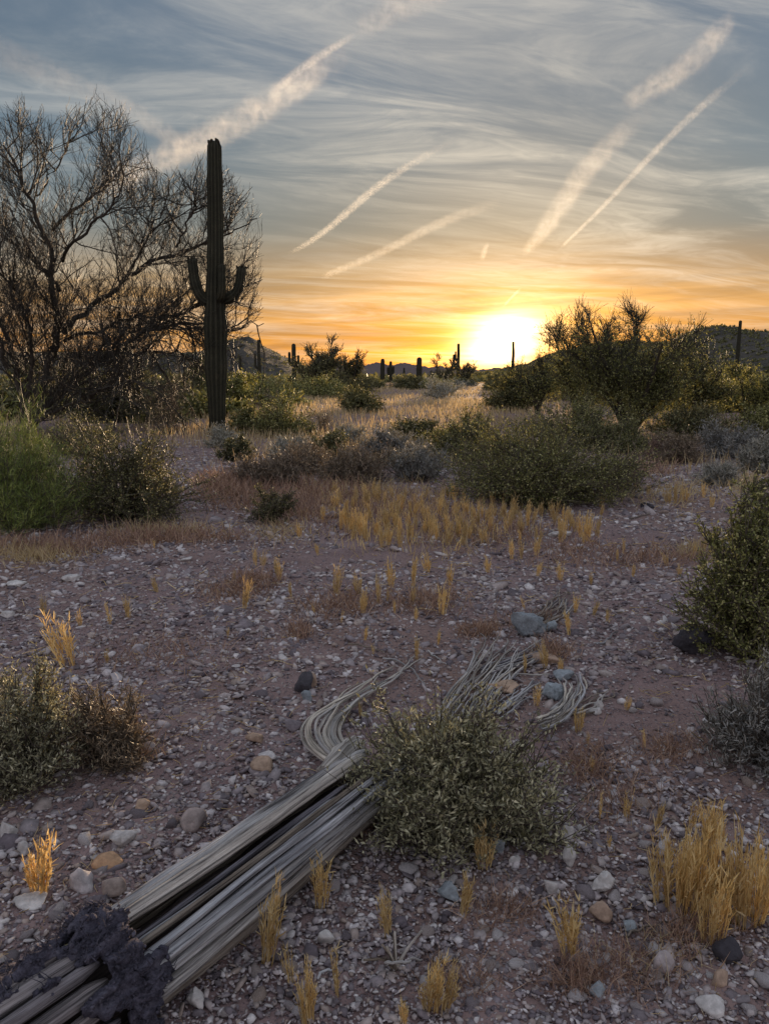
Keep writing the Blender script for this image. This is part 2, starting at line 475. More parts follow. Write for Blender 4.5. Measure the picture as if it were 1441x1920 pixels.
def mat_wood(name, dark, midc, pale):
    m, nt, out = new_mat(name)
    g = attr(nt, 'grain', 'Vector')
    n1 = noise(nt, vec(nt, 'MULTIPLY', g, (2.6, 110, 9)), 1.0, 5, .6, .25)
    n2 = noise(nt, vec(nt, 'MULTIPLY', g, (6, 420, 9)), 1.0, 4, .7, .15)
    n3 = noise(nt, vec(nt, 'MULTIPLY', g, (3.2, 14, 4)), 1.0, 4, .6)
    f = n1 * .62 + n2 * .38
    c = ramp(nt, f, [(.39, dark), (.49, midc), (.61, pale)])
    c = vec(nt, 'MULTIPLY', c, mixc(nt, n3.smooth(.3, .7), (.72, .71, .72), (1.14, 1.12, 1.10)))
    c = vec(nt, 'MULTIPLY', c, mixc(nt, objrand(nt), (.86, .89, .95), (1.12, 1.08, 1.0)))
    b = principled(nt, c, .8, f, .012, .25); nt.links.new(b.outputs[0], out.inputs[0]); return m
M['wood'] = mat_wood('weathered_rib_wood', (.085, .08, .08), (.41, .40, .40), (.70, .695, .69))
M['wood_pale'] = mat_wood('bleached_rib_wood', (.14, .125, .11), (.50, .475, .44), (.76, .73, .69))
M['wood_dark'] = mat_wood('dark_rib_wood', (.05, .045, .05), (.20, .185, .20), (.38, .36, .39))
M['wood_brown'] = mat_wood('brown_rib_wood', (.065, .052, .045), (.23, .195, .165), (.44, .39, .34))

def mat_crust():
    m, nt, out = new_mat('dark_bark_crust')
    g = coords(nt)
    n1 = noise(nt, g, 16, 6, .7); n2 = noise(nt, g, 95, 4, .75); v = voronoi(nt, g, 60)
    c = ramp(nt, n1 * .6 + n2 * .4, [(.34, (.022, .021, .030)), (.52, (.115, .108, .145)), (.72, (.24, .23, .28))])
    b = principled(nt, c, .95, n1 + n2 * .7 + v * .5, .02, .15); nt.links.new(b.outputs[0], out.inputs[0]); return m
M['crust'] = mat_crust()

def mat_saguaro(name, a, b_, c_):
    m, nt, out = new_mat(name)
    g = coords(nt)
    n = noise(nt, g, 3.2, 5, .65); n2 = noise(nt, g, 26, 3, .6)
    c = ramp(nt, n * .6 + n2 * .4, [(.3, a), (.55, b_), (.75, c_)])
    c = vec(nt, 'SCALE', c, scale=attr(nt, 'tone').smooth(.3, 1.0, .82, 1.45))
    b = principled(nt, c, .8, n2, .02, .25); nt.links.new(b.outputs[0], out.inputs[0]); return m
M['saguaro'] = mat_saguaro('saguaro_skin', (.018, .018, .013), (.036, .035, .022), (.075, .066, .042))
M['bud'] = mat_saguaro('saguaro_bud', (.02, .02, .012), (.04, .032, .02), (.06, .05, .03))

def mat_hill(name, dark, pale, scale):
    m, nt, out = new_mat(name)
    g = coords(nt)
    n = noise(nt, g, .05 * scale, 7, .68); v = noise(nt, g, .5 * scale, 4, .7)
    c = ramp(nt, n * .55 + v * .45, [(.34, dark), (.66, pale)])
    b = principled(nt, c, .95, n + v, 2.0, .1); nt.links.new(b.outputs[0], out.inputs[0]); return m
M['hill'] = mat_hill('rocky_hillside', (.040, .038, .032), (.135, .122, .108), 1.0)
M['mountain'] = mat_hill('far_mountain', (.11, .085, .085), (.17, .135, .13), .25)  # pale purplish tint: haze of distance put into the rock colour

# ================================================================ the large structure: ground and hills
def build_ground():
    th = np.concatenate([np.radians(np.linspace(-180, -52, 40, endpoint=False)), np.radians(np.linspace(-52, 52, 420, endpoint=False)), np.radians(np.linspace(52, 180, 40, endpoint=False))])
    r = [0.2]
    while r[-1] < 45: r.append(r[-1] * 1.0125)
    while r[-1] < 9000: r.append(r[-1] * 1.12)
    r = np.array(r)
    T, Rr = np.meshgrid(th, r)
    X = np.sin(T) * Rr; Y = np.cos(T) * Rr
    Z = gz(X, Y)
    near = np.clip(1 - Rr / 30, 0, 1)
    P = np.stack([X, Y], -1)
    Z = Z + near * (0.007 * fbm(P * 7, 21, 3)) - 0.006 * near
    n, m = X.shape
    V = np.stack([X, Y, Z], -1).reshape(-1, 3)
    idx = np.arange(n * m).reshape(n, m)
    a = idx[:-1]; b = idx[1:]
    Fc = np.stack([a, b, np.roll(b, -1, 1), np.roll(a, -1, 1)], -1).reshape(-1, 4)
    c = len(V); V = np.concatenate([V, [[0, 0, 0]]])
    cap = np.array([[idx[0, (i + 2) % m], c, idx[0, i], idx[0, (i + 1) % m]] for i in range(0, m, 2)])
    obj('ground', mesh_from('ground', V, np.concatenate([Fc, cap]), M['ground'], smooth=True), kind='structure')
build_ground()

def build_hill(sky, Y, front, back, mat, amp, seed, n=260, m=60, lam=40.0):
    sx = np.array([at_y(p, q, Y)[0] for p, q in sky]); sz = np.array([at_y(p, q, Y)[2] for p, q in sky])
    x = np.linspace(sx[0], sx[-1], n); pr = np.maximum(np.interp(x, sx, sz), 0)
    pr[1:-1] = (pr[:-2] + 2 * pr[1:-1] + pr[2:]) / 4
    v = np.linspace(-1, 1, m)
    X, Vv = np.meshgrid(x, v)
    Yy = Y + np.where(Vv < 0, Vv * front, Vv * back)
    sh = np.cos(np.clip(np.abs(Vv), 0, 1) * PI / 2) ** 1.25
    P = np.stack([X / lam, Yy / lam], -1)
    nz = fbm(P, seed, 5, .55)
    Xs = X * (1 + (Yy - Y) / Y * 0.6)
    Z = pr[None, :] * sh * (1 + 0.30 * np.minimum(nz, 0) * np.clip(np.abs(Vv) / .12, 0, 1)) + amp * fbm(P * 6, seed + 3, 3, .6) * sh - 1.2
    V = np.stack([Xs, Yy, Z], -1).reshape(-1, 3)
    idx = np.arange(n * m).reshape(m, n)
    Fc = np.stack([idx[:-1, :-1], idx[:-1, 1:], idx[1:, 1:], idx[1:, :-1]], -1).reshape(-1, 4)
    o = obj('hill', mesh_from('hill', V, Fc, mat, smooth=True), kind='structure')
    return V.reshape(m, n, 3)

HILL_R = build_hill([(880, 697), (930, 690), (975, 682), (1015, 668), (1045, 655), (1085, 648), (1130, 638), (1160, 637), (1200, 645), (1250, 640),
            (1280, 625), (1305, 613), (1330, 614), (1365, 621), (1400, 621), (1441, 623), (1520, 612), (1640, 628), (1800, 650), (2000, 690), (2100, 700)], 420, 230, 200, M['hill'], 1.1, 31)
HILL_L = build_hill([(-700, 690), (-500, 660), (-250, 640), (-60, 652), (100, 660), (220, 655), (300, 662), (380, 660), (420, 645), (445, 636), (465, 632), (482, 637),
            (500, 650), (525, 663), (548, 672), (580, 688), (640, 702)], 520, 220, 220, M['hill'], 1.2, 47)
HILL_M = build_hill([(560, 700), (598, 690), (622, 682), (645, 684), (662, 689), (690, 684), (705, 680), (725, 684), (760, 683), (785, 686), (805, 690), (830, 687), (860, 692),
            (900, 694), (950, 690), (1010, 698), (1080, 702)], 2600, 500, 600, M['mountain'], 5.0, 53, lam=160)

def hillside_brush():
    rng = np.random.default_rng(5); out = []
    for Hh, n in ((HILL_R, 9000), (HILL_L, 3600)):
        m, w, _ = Hh.shape
        i = rng.integers(3, int(m * .49), n); j = rng.integers(0, w - 1, n); f = rng.random((n, 1))
        P = Hh[i, j] * (1 - f) + Hh[i, j + 1] * f
        sz = rng.uniform(.35, .95, n) ** 1.4
        for k in range(7):
            D = rng.normal(size=(n, 3)); D[:, 2] = np.abs(D[:, 2]) + .3
            out.append(leaves(P + rng.normal(size=(n, 3)) * .35 * sz[:, None], D, sz * 1.3, sz * .9, rng=rng))
    V, Fc, T = join(*out)
    obj('hillside_brush', mesh_from('hillside_brush', V, Fc, M['far'], T), kind='stuff')
hillside_brush()

# ================================================================ contrails: long thin clouds of ice at one flight level
CL = 900.0
def contrail(label, pts, widths, tau, seed, puff=1.0, soft=(.44, .59), stretch=(1.0, 1.0)):
    n = 40
    q = resample(np.array(pts, float), n, 4)
    C = np.array([G(x, y, CL) for x, y in q])
    dist = np.linalg.norm(C - np.array([0, 0, CAM_H]), axis=1)
    dd = np.concatenate([[0], np.cumsum(np.linalg.norm(np.diff(np.array(pts, float), axis=0), axis=1))])
    W = np.interp(np.linspace(0, dd[-1], n), dd, widths) / F * dist * .62
    O = C.mean(0); X = unit(C[-1] - C[0]); Yv = np.cross([0, 0, 1.0], X); rot = math.atan2(X[1], X[0])
    lx, ly = (C - O) @ X, (C - O) @ Yv
    Ls = (lx[-1] - lx[0]) / 2; mid = (lx[-1] + lx[0]) / 2; u = (lx - mid) / Ls
    fy = np.polyfit(u, ly, 4); fw = np.polyfit(u, W, 2)
    yy, ww = np.polyval(fy, u), np.maximum(np.polyval(fw, u), W.min() * .6)
    # closed tube round the cloud
    path = np.stack([lx, yy, 0 * lx], 1); sides = 14
    T = unit(np.gradient(path, axis=0)); N = np.cross([0, 0, 1.0], T); a = np.arange(sides) * 2 * PI / sides
    V = path[:, None] + (ww * 1.08)[:, None, None] * (np.cos(a)[None, :, None] * N[:, None] + np.sin(a)[None, :, None] * np.array([0, 0, 1.0]))
    idx = np.arange(n * sides).reshape(n, sides); A, B = idx[:-1], idx[1:]
    Fc = [np.stack([A, B, np.roll(B, -1, 1), np.roll(A, -1, 1)], -1).reshape(-1, 4)]
    V = np.concatenate([V.reshape(-1, 3), path[:1], path[-1:]]); c0, c1 = n * sides, n * sides + 1
    Fc.append(np.array([[idx[0, (i + 2) % sides], c0, idx[0, i], idx[0, (i + 1) % sides]] for i in range(0, sides, 2)]))
    Fc.append(np.array([[idx[-1, i], c1, idx[-1, (i + 2) % sides], idx[-1, (i + 1) % sides]] for i in range(0, sides, 2)]))
    m, nt, out = new_mat('ice_cloud')
    g = coords(nt); x, y, z = sep(nt, g)
    un = (x - float(mid)) / float(Ls)
    def poly(co):
        r = None
        for k in co: r = (un * 0.0 + float(k)) if r is None else r * un + float(k)
        return r
    w = poly(fw).max(float(W.min() * .6))
    dy = (y - poly(fy)) / w; dz = z / w
    wm = float(W.mean())
    warp = noise(nt, vec(nt, 'SCALE', g, scale=1 / (wm * 1.3)), 1.0, 2.0)
    dy = dy + (warp - .5) * .9 * puff
    r2 = dy * dy + dz * dz
    body = r2.smooth(1.0, .0) ** 1.6
    nz = noise(nt, vec(nt, 'MULTIPLY', g, (stretch[0] / wm * 3.0, stretch[1] / wm * 1.4, 1 / wm * 1.4)), 1.0, 5.0, .68, .9)
    clump = noise(nt, vec(nt, 'SCALE', g, scale=1 / (wm * 5)), 1.0, 3.0)
    ends = (un + 1.0).smooth(0, .28) * (1.0 - un).smooth(0, .28)
    vd = (C - [0, 0, CAM_H]) / dist[:, None]; sn = np.sqrt(np.maximum(1e-4, 1 - (vd * unit(np.gradient(C, axis=0))).sum(1) ** 2))
    dens0 = float(tau / np.mean(W * 1.3 / np.maximum(sn, .15)))
    d = body * nz.smooth(*soft) * clump.smooth(.25, .6, .35, 1.0) * ends * (dens0 * .42)
    vsn = nt.nodes.new('ShaderNodeVolumeScatter'); vsn.inputs['Color'].default_value = (1, 1, 1, 1); vsn.inputs['Anisotropy'].default_value = .5
    link(nt, d, vsn.inputs['Density']); nt.links.new(vsn.outputs[0], out.inputs['Volume'])
    m.cycles.volume_step_rate = .08
    me = mesh_from('contrail', V, np.concatenate(Fc), m)
    bm = bmesh.new(); bm.from_mesh(me); bmesh.ops.recalc_face_normals(bm, faces=bm.faces); bm.to_mesh(me); bm.free()
    o = obj('contrail', me, None, O, (0, 0, rot))
    tag(o, label, 'contrail', 'contrails crossing the evening sky')

contrail('broad ragged contrail slanting up to the right from the top of the tall saguaro', [(170, 362), (300, 302), (405, 248), (470, 222), (540, 172), (600, 125), (668, 74)], [44, 50, 52, 50, 50, 54, 44], 1.15, 61)
contrail('thin bright strand along the upper edge of the broad contrail above the saguaro', [(515, 170), (560, 132), (600, 105), (640, 80), (674, 60)], [12, 15, 15, 13, 9], .8, 62, .5)
contrail('faint smeared contrail leaving the picture at the top edge right of its middle', [(664, 62), (715, 30), (780, -8), (850, -48)], [26, 44, 60, 70], .45, 63)
contrail('thin bent contrail in the middle of the sky right of the saguaro', [(540, 477), (590, 447), (640, 412), (668, 380), (700, 352), (760, 315), (800, 292), (862, 258)], [9, 10, 13, 18, 16, 15, 15, 10], .8, 64, .8)
contrail('smooth fan shaped contrail low in the sky left of the sun', [(600, 522), (690, 483), (770, 447), (830, 414), (890, 394), (962, 373)], [12, 14, 18, 22, 24, 20], .42, 65, .5, (.25, .7), (.25, 1.2))
contrail('wide puffy contrail climbing from above the sun towards the upper right', [(978, 480), (1010, 440), (1050, 395), (1075, 345), (1100, 312), (1150, 268), (1238, 188)], [16, 26, 36, 46, 42, 38, 34], .75, 66)
contrail('broken off upper piece of the wide puffy contrail at the upper right', [(1168, 204), (1215, 165), (1260, 145), (1300, 112), (1335, 78), (1375, 26)], [26, 38, 44, 42, 38, 30], .7, 67)
contrail('long straight narrow contrail furthest to the right', [(1046, 470), (1100, 415), (1140, 380), (1190, 322), (1240, 268), (1300, 215), (1350, 170), (1420, 110)], [6, 8, 9, 11, 13, 17, 17, 14], .8, 68, .6)
contrail('frayed white cloud trail running down from the left edge behind the tree', [(-80, 62), (0, 92), (60, 128), (120, 152), (180, 172), (270, 225), (380, 300)], [52, 56, 52, 44, 36, 36, 40], .42, 69, 1.2, (.36, .66), (.35, 1.6))
contrail('tiny hooked wisp of contrail just above the orange glow', [(903, 486), (907, 472), (914, 456)], [10, 12, 9], .8, 70, .5)
contrail('short bright contrail directly above the setting sun', [(944, 573), (960, 556), (977, 539)], [5, 6, 5], .8, 71, .3)

# ================================================================ saguaros
def fluted(path, rad, flutes, sides, tip=True, seed=0):
    path = np.asarray(path, float); m = len(path)
    T = unit(np.gradient(path, axis=0)); ref = np.array([0.13, 1.0, 0.07])
    U = unit(np.cross(T, ref)); W = np.cross(T, U)
    a = np.arange(sides) * 2 * PI / sides
    k = 1 + .10 * np.cos(a * flutes)
    wob = 1 + .085 * vnoise(np.stack([np.arange(m) * .45, np.full(m, seed * 3.1)], -1), seed)
    r = rad * wob
    V = path[:, None] + (r[:, None] * k)[..., None] * (np.cos(a)[None, :, None] * U[:, None] + np.sin(a)[None, :, None] * W[:, None])
    idx = np.arange(m * sides).reshape(m, sides)
    Fc = np.stack([idx[:-1], np.roll(idx[:-1], -1, 1), np.roll(idx[1:], -1, 1), idx[1:]], -1).reshape(-1, 4)
    Vf = V.reshape(-1, 3); c = len(Vf); Vf = np.concatenate([Vf, [path[-1]]])
    cap = np.array([[idx[-1, i], idx[-1, (i + 1) % sides], idx[-1, (i + 2) % sides], c] for i in range(0, sides, 2)])
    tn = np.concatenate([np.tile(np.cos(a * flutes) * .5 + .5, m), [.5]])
    return Vf, np.concatenate([Fc, cap]), tn
def dome(path, rad, k=6):
    """Round the tip of a path of radii."""
    T = unit(path[-1] - path[-2]); r = rad[-1]
    s = np.linspace(0, 1, k + 1)[1:] * PI / 2
    add = path[-1] + T * (np.sin(s) * r * .9)[:, None]
    return np.concatenate([path, add]), np.concatenate([rad, np.maximum(np.cos(s) * r, r * .06)])
def bud_mesh():
    a, r = dome(np.array([[0, 0, 0], [0, 0, .35], [0, 0, .7]]), np.array([.28, .36, .33]), 3)
    V, Fc, tn = fluted(a, r, 3, 8); return mesh_from('bud', V, Fc, M['bud'], tn)
BUD = bud_mesh()
def saguaro(label, base, H, prof, arms, flutes=13, sides=78, rings=46, buds=0, lean=0.0, seed=1, group=None, spine=None):
    root = thing('saguaro_cactus', label, 'saguaro cactus', base, group)
    t = np.linspace(0, 1, rings)
    path = np.stack([lean * H * t, 0 * t, H * t - .15], 1)
    path[:, 0] += .03 * vnoise(np.stack([t * 4, t * 0 + seed], -1), seed)
    if spine is not None: path = resample(spine, rings, 3)
    rad = np.interp(t, [p for p, _ in prof], [r for _, r in prof])
    def part(name, path, rad, fl, sd, nb, s):
        p2, r2 = dome(path, rad)
        V, Fc, tn = fluted(p2, r2, fl, sd, seed=s)
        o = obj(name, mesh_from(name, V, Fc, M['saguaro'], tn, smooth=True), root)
        rng = np.random.default_rng(s)
        tip = path[-1]; rr = rad[-1]
        for k in range(nb):
            an = k * 2.4 + rng.random(); q = rr * rng.uniform(.55, 1.0)
            b = obj('bud', BUD, o, tip + np.array([math.cos(an) * q, math.sin(an) * q, math.sqrt(max(0, 1 - (q / rr) ** 2 * .9)) * rr * .75]),
                    (rng.normal() * .5, rng.normal() * .5, an), (rr * .6,) * 3)
    part('trunk', path, rad, flutes, sides, buds, seed)
    for k, (pts, r0, r1) in enumerate(arms):
        pa = resample(pts, 22, 3)
        ra = np.interp(np.linspace(0, 1, 22), [0, .25, 1], [r0 * .85, r0, r1])
        part('arm', pa, ra, max(8, int(flutes * .7)), max(24, sides // 2), buds * 2 // 3, seed + k + 5)
    return root

def main_saguaro():
    b = G(408, 812); Y = b[1]; s = mpp(Y); b[2] = float(gz(b[0], b[1]))
    def L(px, py, dy=0.0): return at_y(px, py, Y) - b + np.array([0, dy, 0])
    arms = [([L(396, 568), L(384, 565, -.05), L(373, 549, -.08), L(366, 526, -.08), L(362, 493, -.08)], 9.4 * s, 8.4 * s),
            ([L(414, 564), L(428, 562, -.05), L(443, 552, -.08), L(451, 533, -.08), L(454, 507, -.08)], 9.4 * s, 8.0 * s),
            ([L(412, 566, -.1), L(420, 556, -.32), L(422, 540, -.38), L(422, 505, -.38)], 7.0 * s, 6.4 * s)]
    prof = [(0, 16 * s), (.04, 14 * s), (.12, 15 * s), (.25, 18 * s), (.42, 18.6 * s), (.5, 16.4 * s), (.56, 14 * s), (.72, 13.6 * s), (.9, 12.4 * s), (1, 11.4 * s)]
    saguaro('tall dark saguaro with two raised arms standing beside the bare tree', b, 0, prof, arms, buds=13, seed=3, spine=[L(408, 816), L(405, 700), L(404, 560), L(404, 420), L(402, 276)])
main_saguaro()

def far_saguaro(label, px, top, basepy, wpx, arms=(), seed=1, d=None):
    if d is None: b = G(px, basepy)
    else: b = at_y(px, basepy, d)
    Y = b[1]; s = mpp(Y)
    z0 = float(gz(b[0], b[1])) if d is None else b[2]
    b[2] = z0
    H = at_y(px, top, Y)[2] - z0; r = wpx * .5 * s
    A = []
    for side, y0, y1, dx, w in arms:         # arm leaves the trunk at y0 and rises to y1
        z_a = at_y(px, y0, Y)[2] - z0; z_b = at_y(px, y1, Y)[2] - z0; x = dx * s * side
        A.append(([(0, 0, z_a), (x * .6, 0, z_a - .05), (x, 0, z_a + abs(x) * .5), (x, 0, z_b)], w * .5 * s, w * .45 * s))
    saguaro(label, b, H, [(0, r * .8), (.15, r), (.6, r * 1.02), (1, r * .85)], A, 11, 22, 18, 0, 0, seed, 'saguaros standing far off in the brush')
far_saguaro('stout armless saguaro, left one of the two dark columns in the distant gap', 717, 674, 719, 7.5, seed=11)
far_saguaro('small armed saguaro just right of the left dark column in the distant gap', 732, 678, 719, 5.5, [(-1, 702, 690, 5, 4), (1, 700, 688, 5, 4)], seed=12)
far_saguaro('thick armless saguaro, right one of the two dark columns in the distant gap', 785.5, 672, 720, 9.5, seed=13)
far_saguaro('far saguaro with one stubby arm on its left, standing left of the sun', 858, 645, 716, 5.5, [(-1, 688, 666, 8, 4.5), (-1, 676, 660, 5, 3.5)], seed=14)
far_saguaro('slim saguaro standing dark against the sun glow', 959.5, 640, 728, 5.0, seed=15)
far_saguaro('dark saguaro with a short arm in front of the distant bare tree', 552, 645, 728, 8.0, [(-1, 684, 662, 8, 5), (1, 690, 668, 8, 5)], seed=16)
far_saguaro('distant saguaro just right of the tall saguaro, below the left hill', 487, 637, 724, 6.0, [(-1, 690, 664, 7, 4)], seed=17)
far_saguaro('lone saguaro rising above the right hill near the right edge', 1378, 602, 716, 6.0, seed=18)
far_saguaro('tiny saguaro on the right hillside left of the lone tall one', 1331, 660, 705, 3.2, seed=19)
far_saguaro('tiny saguaro far off between the two dark columns', 757, 690, 713, 3.6, seed=20)
far_saguaro('small distant saguaro in the brush left of the tall saguaro arms', 452, 668, 722, 4.5, seed=21)

# ================================================================ trees
def spawn(P, n, t0, t1, L0, L1, up, spread, m, rng, curl=.12, follow=.6, upc=.08, tpow=1.0):
    k = P.shape[1]
    w = np.linalg.norm(np.diff(P, axis=1), axis=2).sum(1); i = rng.choice(len(P), n, p=w / w.sum())
    t = (t0 + (t1 - t0) * rng.random(n) ** tpow) * (k - 1); j = np.minimum(t.astype(int), k - 2); f = (t - j)[:, None]
    pos = P[i, j] * (1 - f) + P[i, j + 1] * f; tan = unit(P[i, j + 1] - P[i, j])
    d = unit(tan * follow + unit(rng.normal(size=(n, 3))) * spread + np.array([0, 0, up]))
    L = rng.uniform(L0, L1, n)[:, None] / (m - 1)
    out = [pos]
    for _ in range(m - 1):
        out.append(out[-1] + d * L)
        d = unit(d + rng.normal(size=(n, 3)) * curl + np.array([0, 0, upc]))
    return np.stack(out, 1)
def taper(n, m, r0, r1, rng):
    k = rng.uniform(.75, 1.25, (n, 1))
    return np.linspace(r0, r1, m)[None] * k

def left_tree():
    rng = np.random.default_rng(77)
    Y0 = 22.6; K = Y0 / 12.6
    base = at_y(48, 804, Y0); base[2] = float(gz(base[0], base[1])) - .05
    root = thing('palo_verde_tree', 'large bare many branched tree at the left edge, behind the green bush', 'tree', base)
    def L(pts, m=14, dy0=0.0, dy1=0.0):
        q = [at_y(x, y, Y0) for x, y in pts]
        for k in range(len(q)): q[k][1] += K * (dy0 + (dy1 - dy0) * k / (len(q) - 1))
        q = resample(np.array(q) - base, m, 2)
        q[1:-1] += np.random.default_rng(int(pts[0][0]) + 99 + m + int(pts[-1][0])).normal(size=(m - 2, 3)) * .05
        return q
    limbs = [ # path, base radius, tip radius
        (L([(48, 806), (42, 780), (30, 740), (18, 690), (-10, 640), (-40, 580)], dy1=.6), .11, .04),
        (L([(50, 806), (58, 772), (72, 740), (98, 680), (120, 640), (118, 590), (112, 545), (118, 490), (98, 433), (82, 390), (60, 340), (36, 290)], 22, dy1=-.5), .12, .022),
        (L([(98, 433), (118, 405), (140, 383), (166, 350), (190, 325), (205, 290)], dy1=.5), .045, .015),
        (L([(118, 625), (150, 590), (180, 562), (210, 538), (240, 512), (285, 480), (330, 465), (362, 455), (390, 432), (415, 415)], 20, dy1=.6), .075, .018),
        (L([(54, 806), (68, 785), (102, 750), (150, 715), (195, 682), (235, 650), (275, 628), (330, 615), (380, 606), (430, 600)], 20, dy0=.1, dy1=-.6), .095, .018),
        (L([(112, 545), (88, 520), (66, 500), (40, 470), (10, 448), (-20, 430)], dy1=.4), .055, .018),
        (L([(46, 800), (60, 740), (80, 690), (74, 630), (62, 570), (30, 520), (10, 460)], dy1=-.7), .07, .018),
        (L([(195, 682), (230, 676), (270, 660), (310, 655), (345, 672), (370, 700)], dy1=.4), .05, .014),
        (L([(120, 640), (150, 620), (185, 615), (240, 590), (300, 585), (360, 560)], dy1=.9), .05, .014),
        (L([(118, 490), (140, 470), (175, 440), (215, 420), (250, 385), (265, 350)], dy1=-.8), .045, .014),
        (L([(18, 690), (0, 640), (-10, 560), (-30, 480)], dy1=-.3), .06, .02),
        (L([(70, 367), (90, 330), (110, 290), (118, 250)], dy1=.3), .028, .012),
        (L([(240, 512), (262, 470), (270, 430), (290, 390), (300, 350)], dy1=.5), .035, .012),
        (L([(330, 465), (350, 430), (372, 400), (385, 370)], dy1=-.4), .026, .011),
        (L([(56, 800), (85, 788), (130, 770), (185, 745), (240, 720), (290, 715)], dy0=-.1, dy1=-1.0), .06, .016),
    ]
    limbs += [(L([(330, 465), (375, 445), (420, 410), (462, 385)], dy0=.45, dy1=1.0), .035, .011), (L([(300, 590), (360, 560), (420, 540), (468, 520)], dy0=.6, dy1=.9), .032, .011), (L([(330, 615), (390, 625), (440, 610), (480, 600)], dy0=-.2, dy1=.8), .03, .011)]
    for k, (P, r0, r1) in enumerate(limbs):
        V, Fc, T = tubes(P[None], K * np.linspace(r0, r1, len(P))[None] * .64, 9, rng=rng)
        nm = 'trunk' if k in (0, 1, 4) else 'branch'
        obj(nm, mesh_from(nm, V, Fc, M['bark'], T, smooth=True), root)
    A = np.stack([resample(P, 14, 0) for P, _, _ in limbs])
    crown = np.array([(-400, 150), (0, 188), (40, 180), (90, 215), (180, 172), (262, 205), (285, 300), (330, 318), (385, 285), (440, 312), (490, 375), (506, 470), (500, 560), (495, 640), (430, 690), (390, 800), (300, 850), (0, 860)], float)
    def inside(P):
        q = P.reshape(-1, 3) + base; x, y = q[:, 0], q[:, 1]; z = q[:, 2] - CAM_H
        d = y * _f[1] + z * _f[2]; px = 720.5 + F * x / d; py = 960 - F * (y * _u[1] + z * _u[2]) / d
        top = np.interp(px, crown[:14, 0], crown[:14, 1]); jit = 10 * np.sin(px * .13) + 9 * np.sin(px * .37 + 1)
        return ((py > top + jit) & (px < 505)).reshape(P.shape[0], P.shape[1]).all(1)
    def grow(*s, **k):
        P = spawn(*s, **k); return P[inside(P)]
    inter = grow(A, 390, .12, 1, .35 * K, 1.15 * K, .30, .75, 8, rng, .16, .55, .07)
    low = grow(A[[4, 7, 8, 14]], 46, .3, 1, .5 * K, 1.1 * K, -.1, .7, 8, rng, .16, .6, -.10)     # low limbs arch over and hang
    inter2 = grow(inter, 1500, .15, 1, .28 * K, .70 * K, .32, .6, 6, rng, .15, .7, .08)
    low2 = grow(low, 200, .2, 1, .3 * K, .7 * K, -.25, .7, 6, rng, .15, .6, -.10)
    tw = grow(np.concatenate([inter2, inter2, np.stack([resample(P, 6, 0) for P in inter])]), 16500, .15, 1, .13 * K, .40 * K, .24, .72, 5, rng, .17, .75, .07)
    lw = grow(low2, 1300, .1, 1, .13 * K, .36 * K, -.2, .75, 5, rng, .18, .6, -.06)
    tw2 = grow(tw, 3800, .3, 1, .07 * K, .18 * K, .2, .6, 3, rng, .1, .8, .05)
    b = join(tubes(inter, taper(len(inter), 8, .020, .009, rng), 5, rng=rng), tubes(low, taper(len(low), 8, .028, .012, rng), 5, rng=rng))
    obj('bough', mesh_from('bough', b[0], b[1], M['bark'], b[2], smooth=True), root)
    t = join(tubes(inter2, taper(len(inter2), 6, .0095, .0055, rng), 4, rng=rng), tubes(low2, taper(len(low2), 6, .013, .007, rng), 4, rng=rng),
             tubes(tw, taper(len(tw), 5, .0052, .0034, rng), 3, rng=rng), tubes(lw, taper(len(lw), 5, .0070, .0045, rng), 3, rng=rng),
             tubes(tw2, taper(len(tw2), 3, .0055, .004, rng), 3, rng=rng))
    o = obj('twig', mesh_from('twig', t[0], t[1], M['twig'], t[2]), root, kind='stuff')
left_tree()

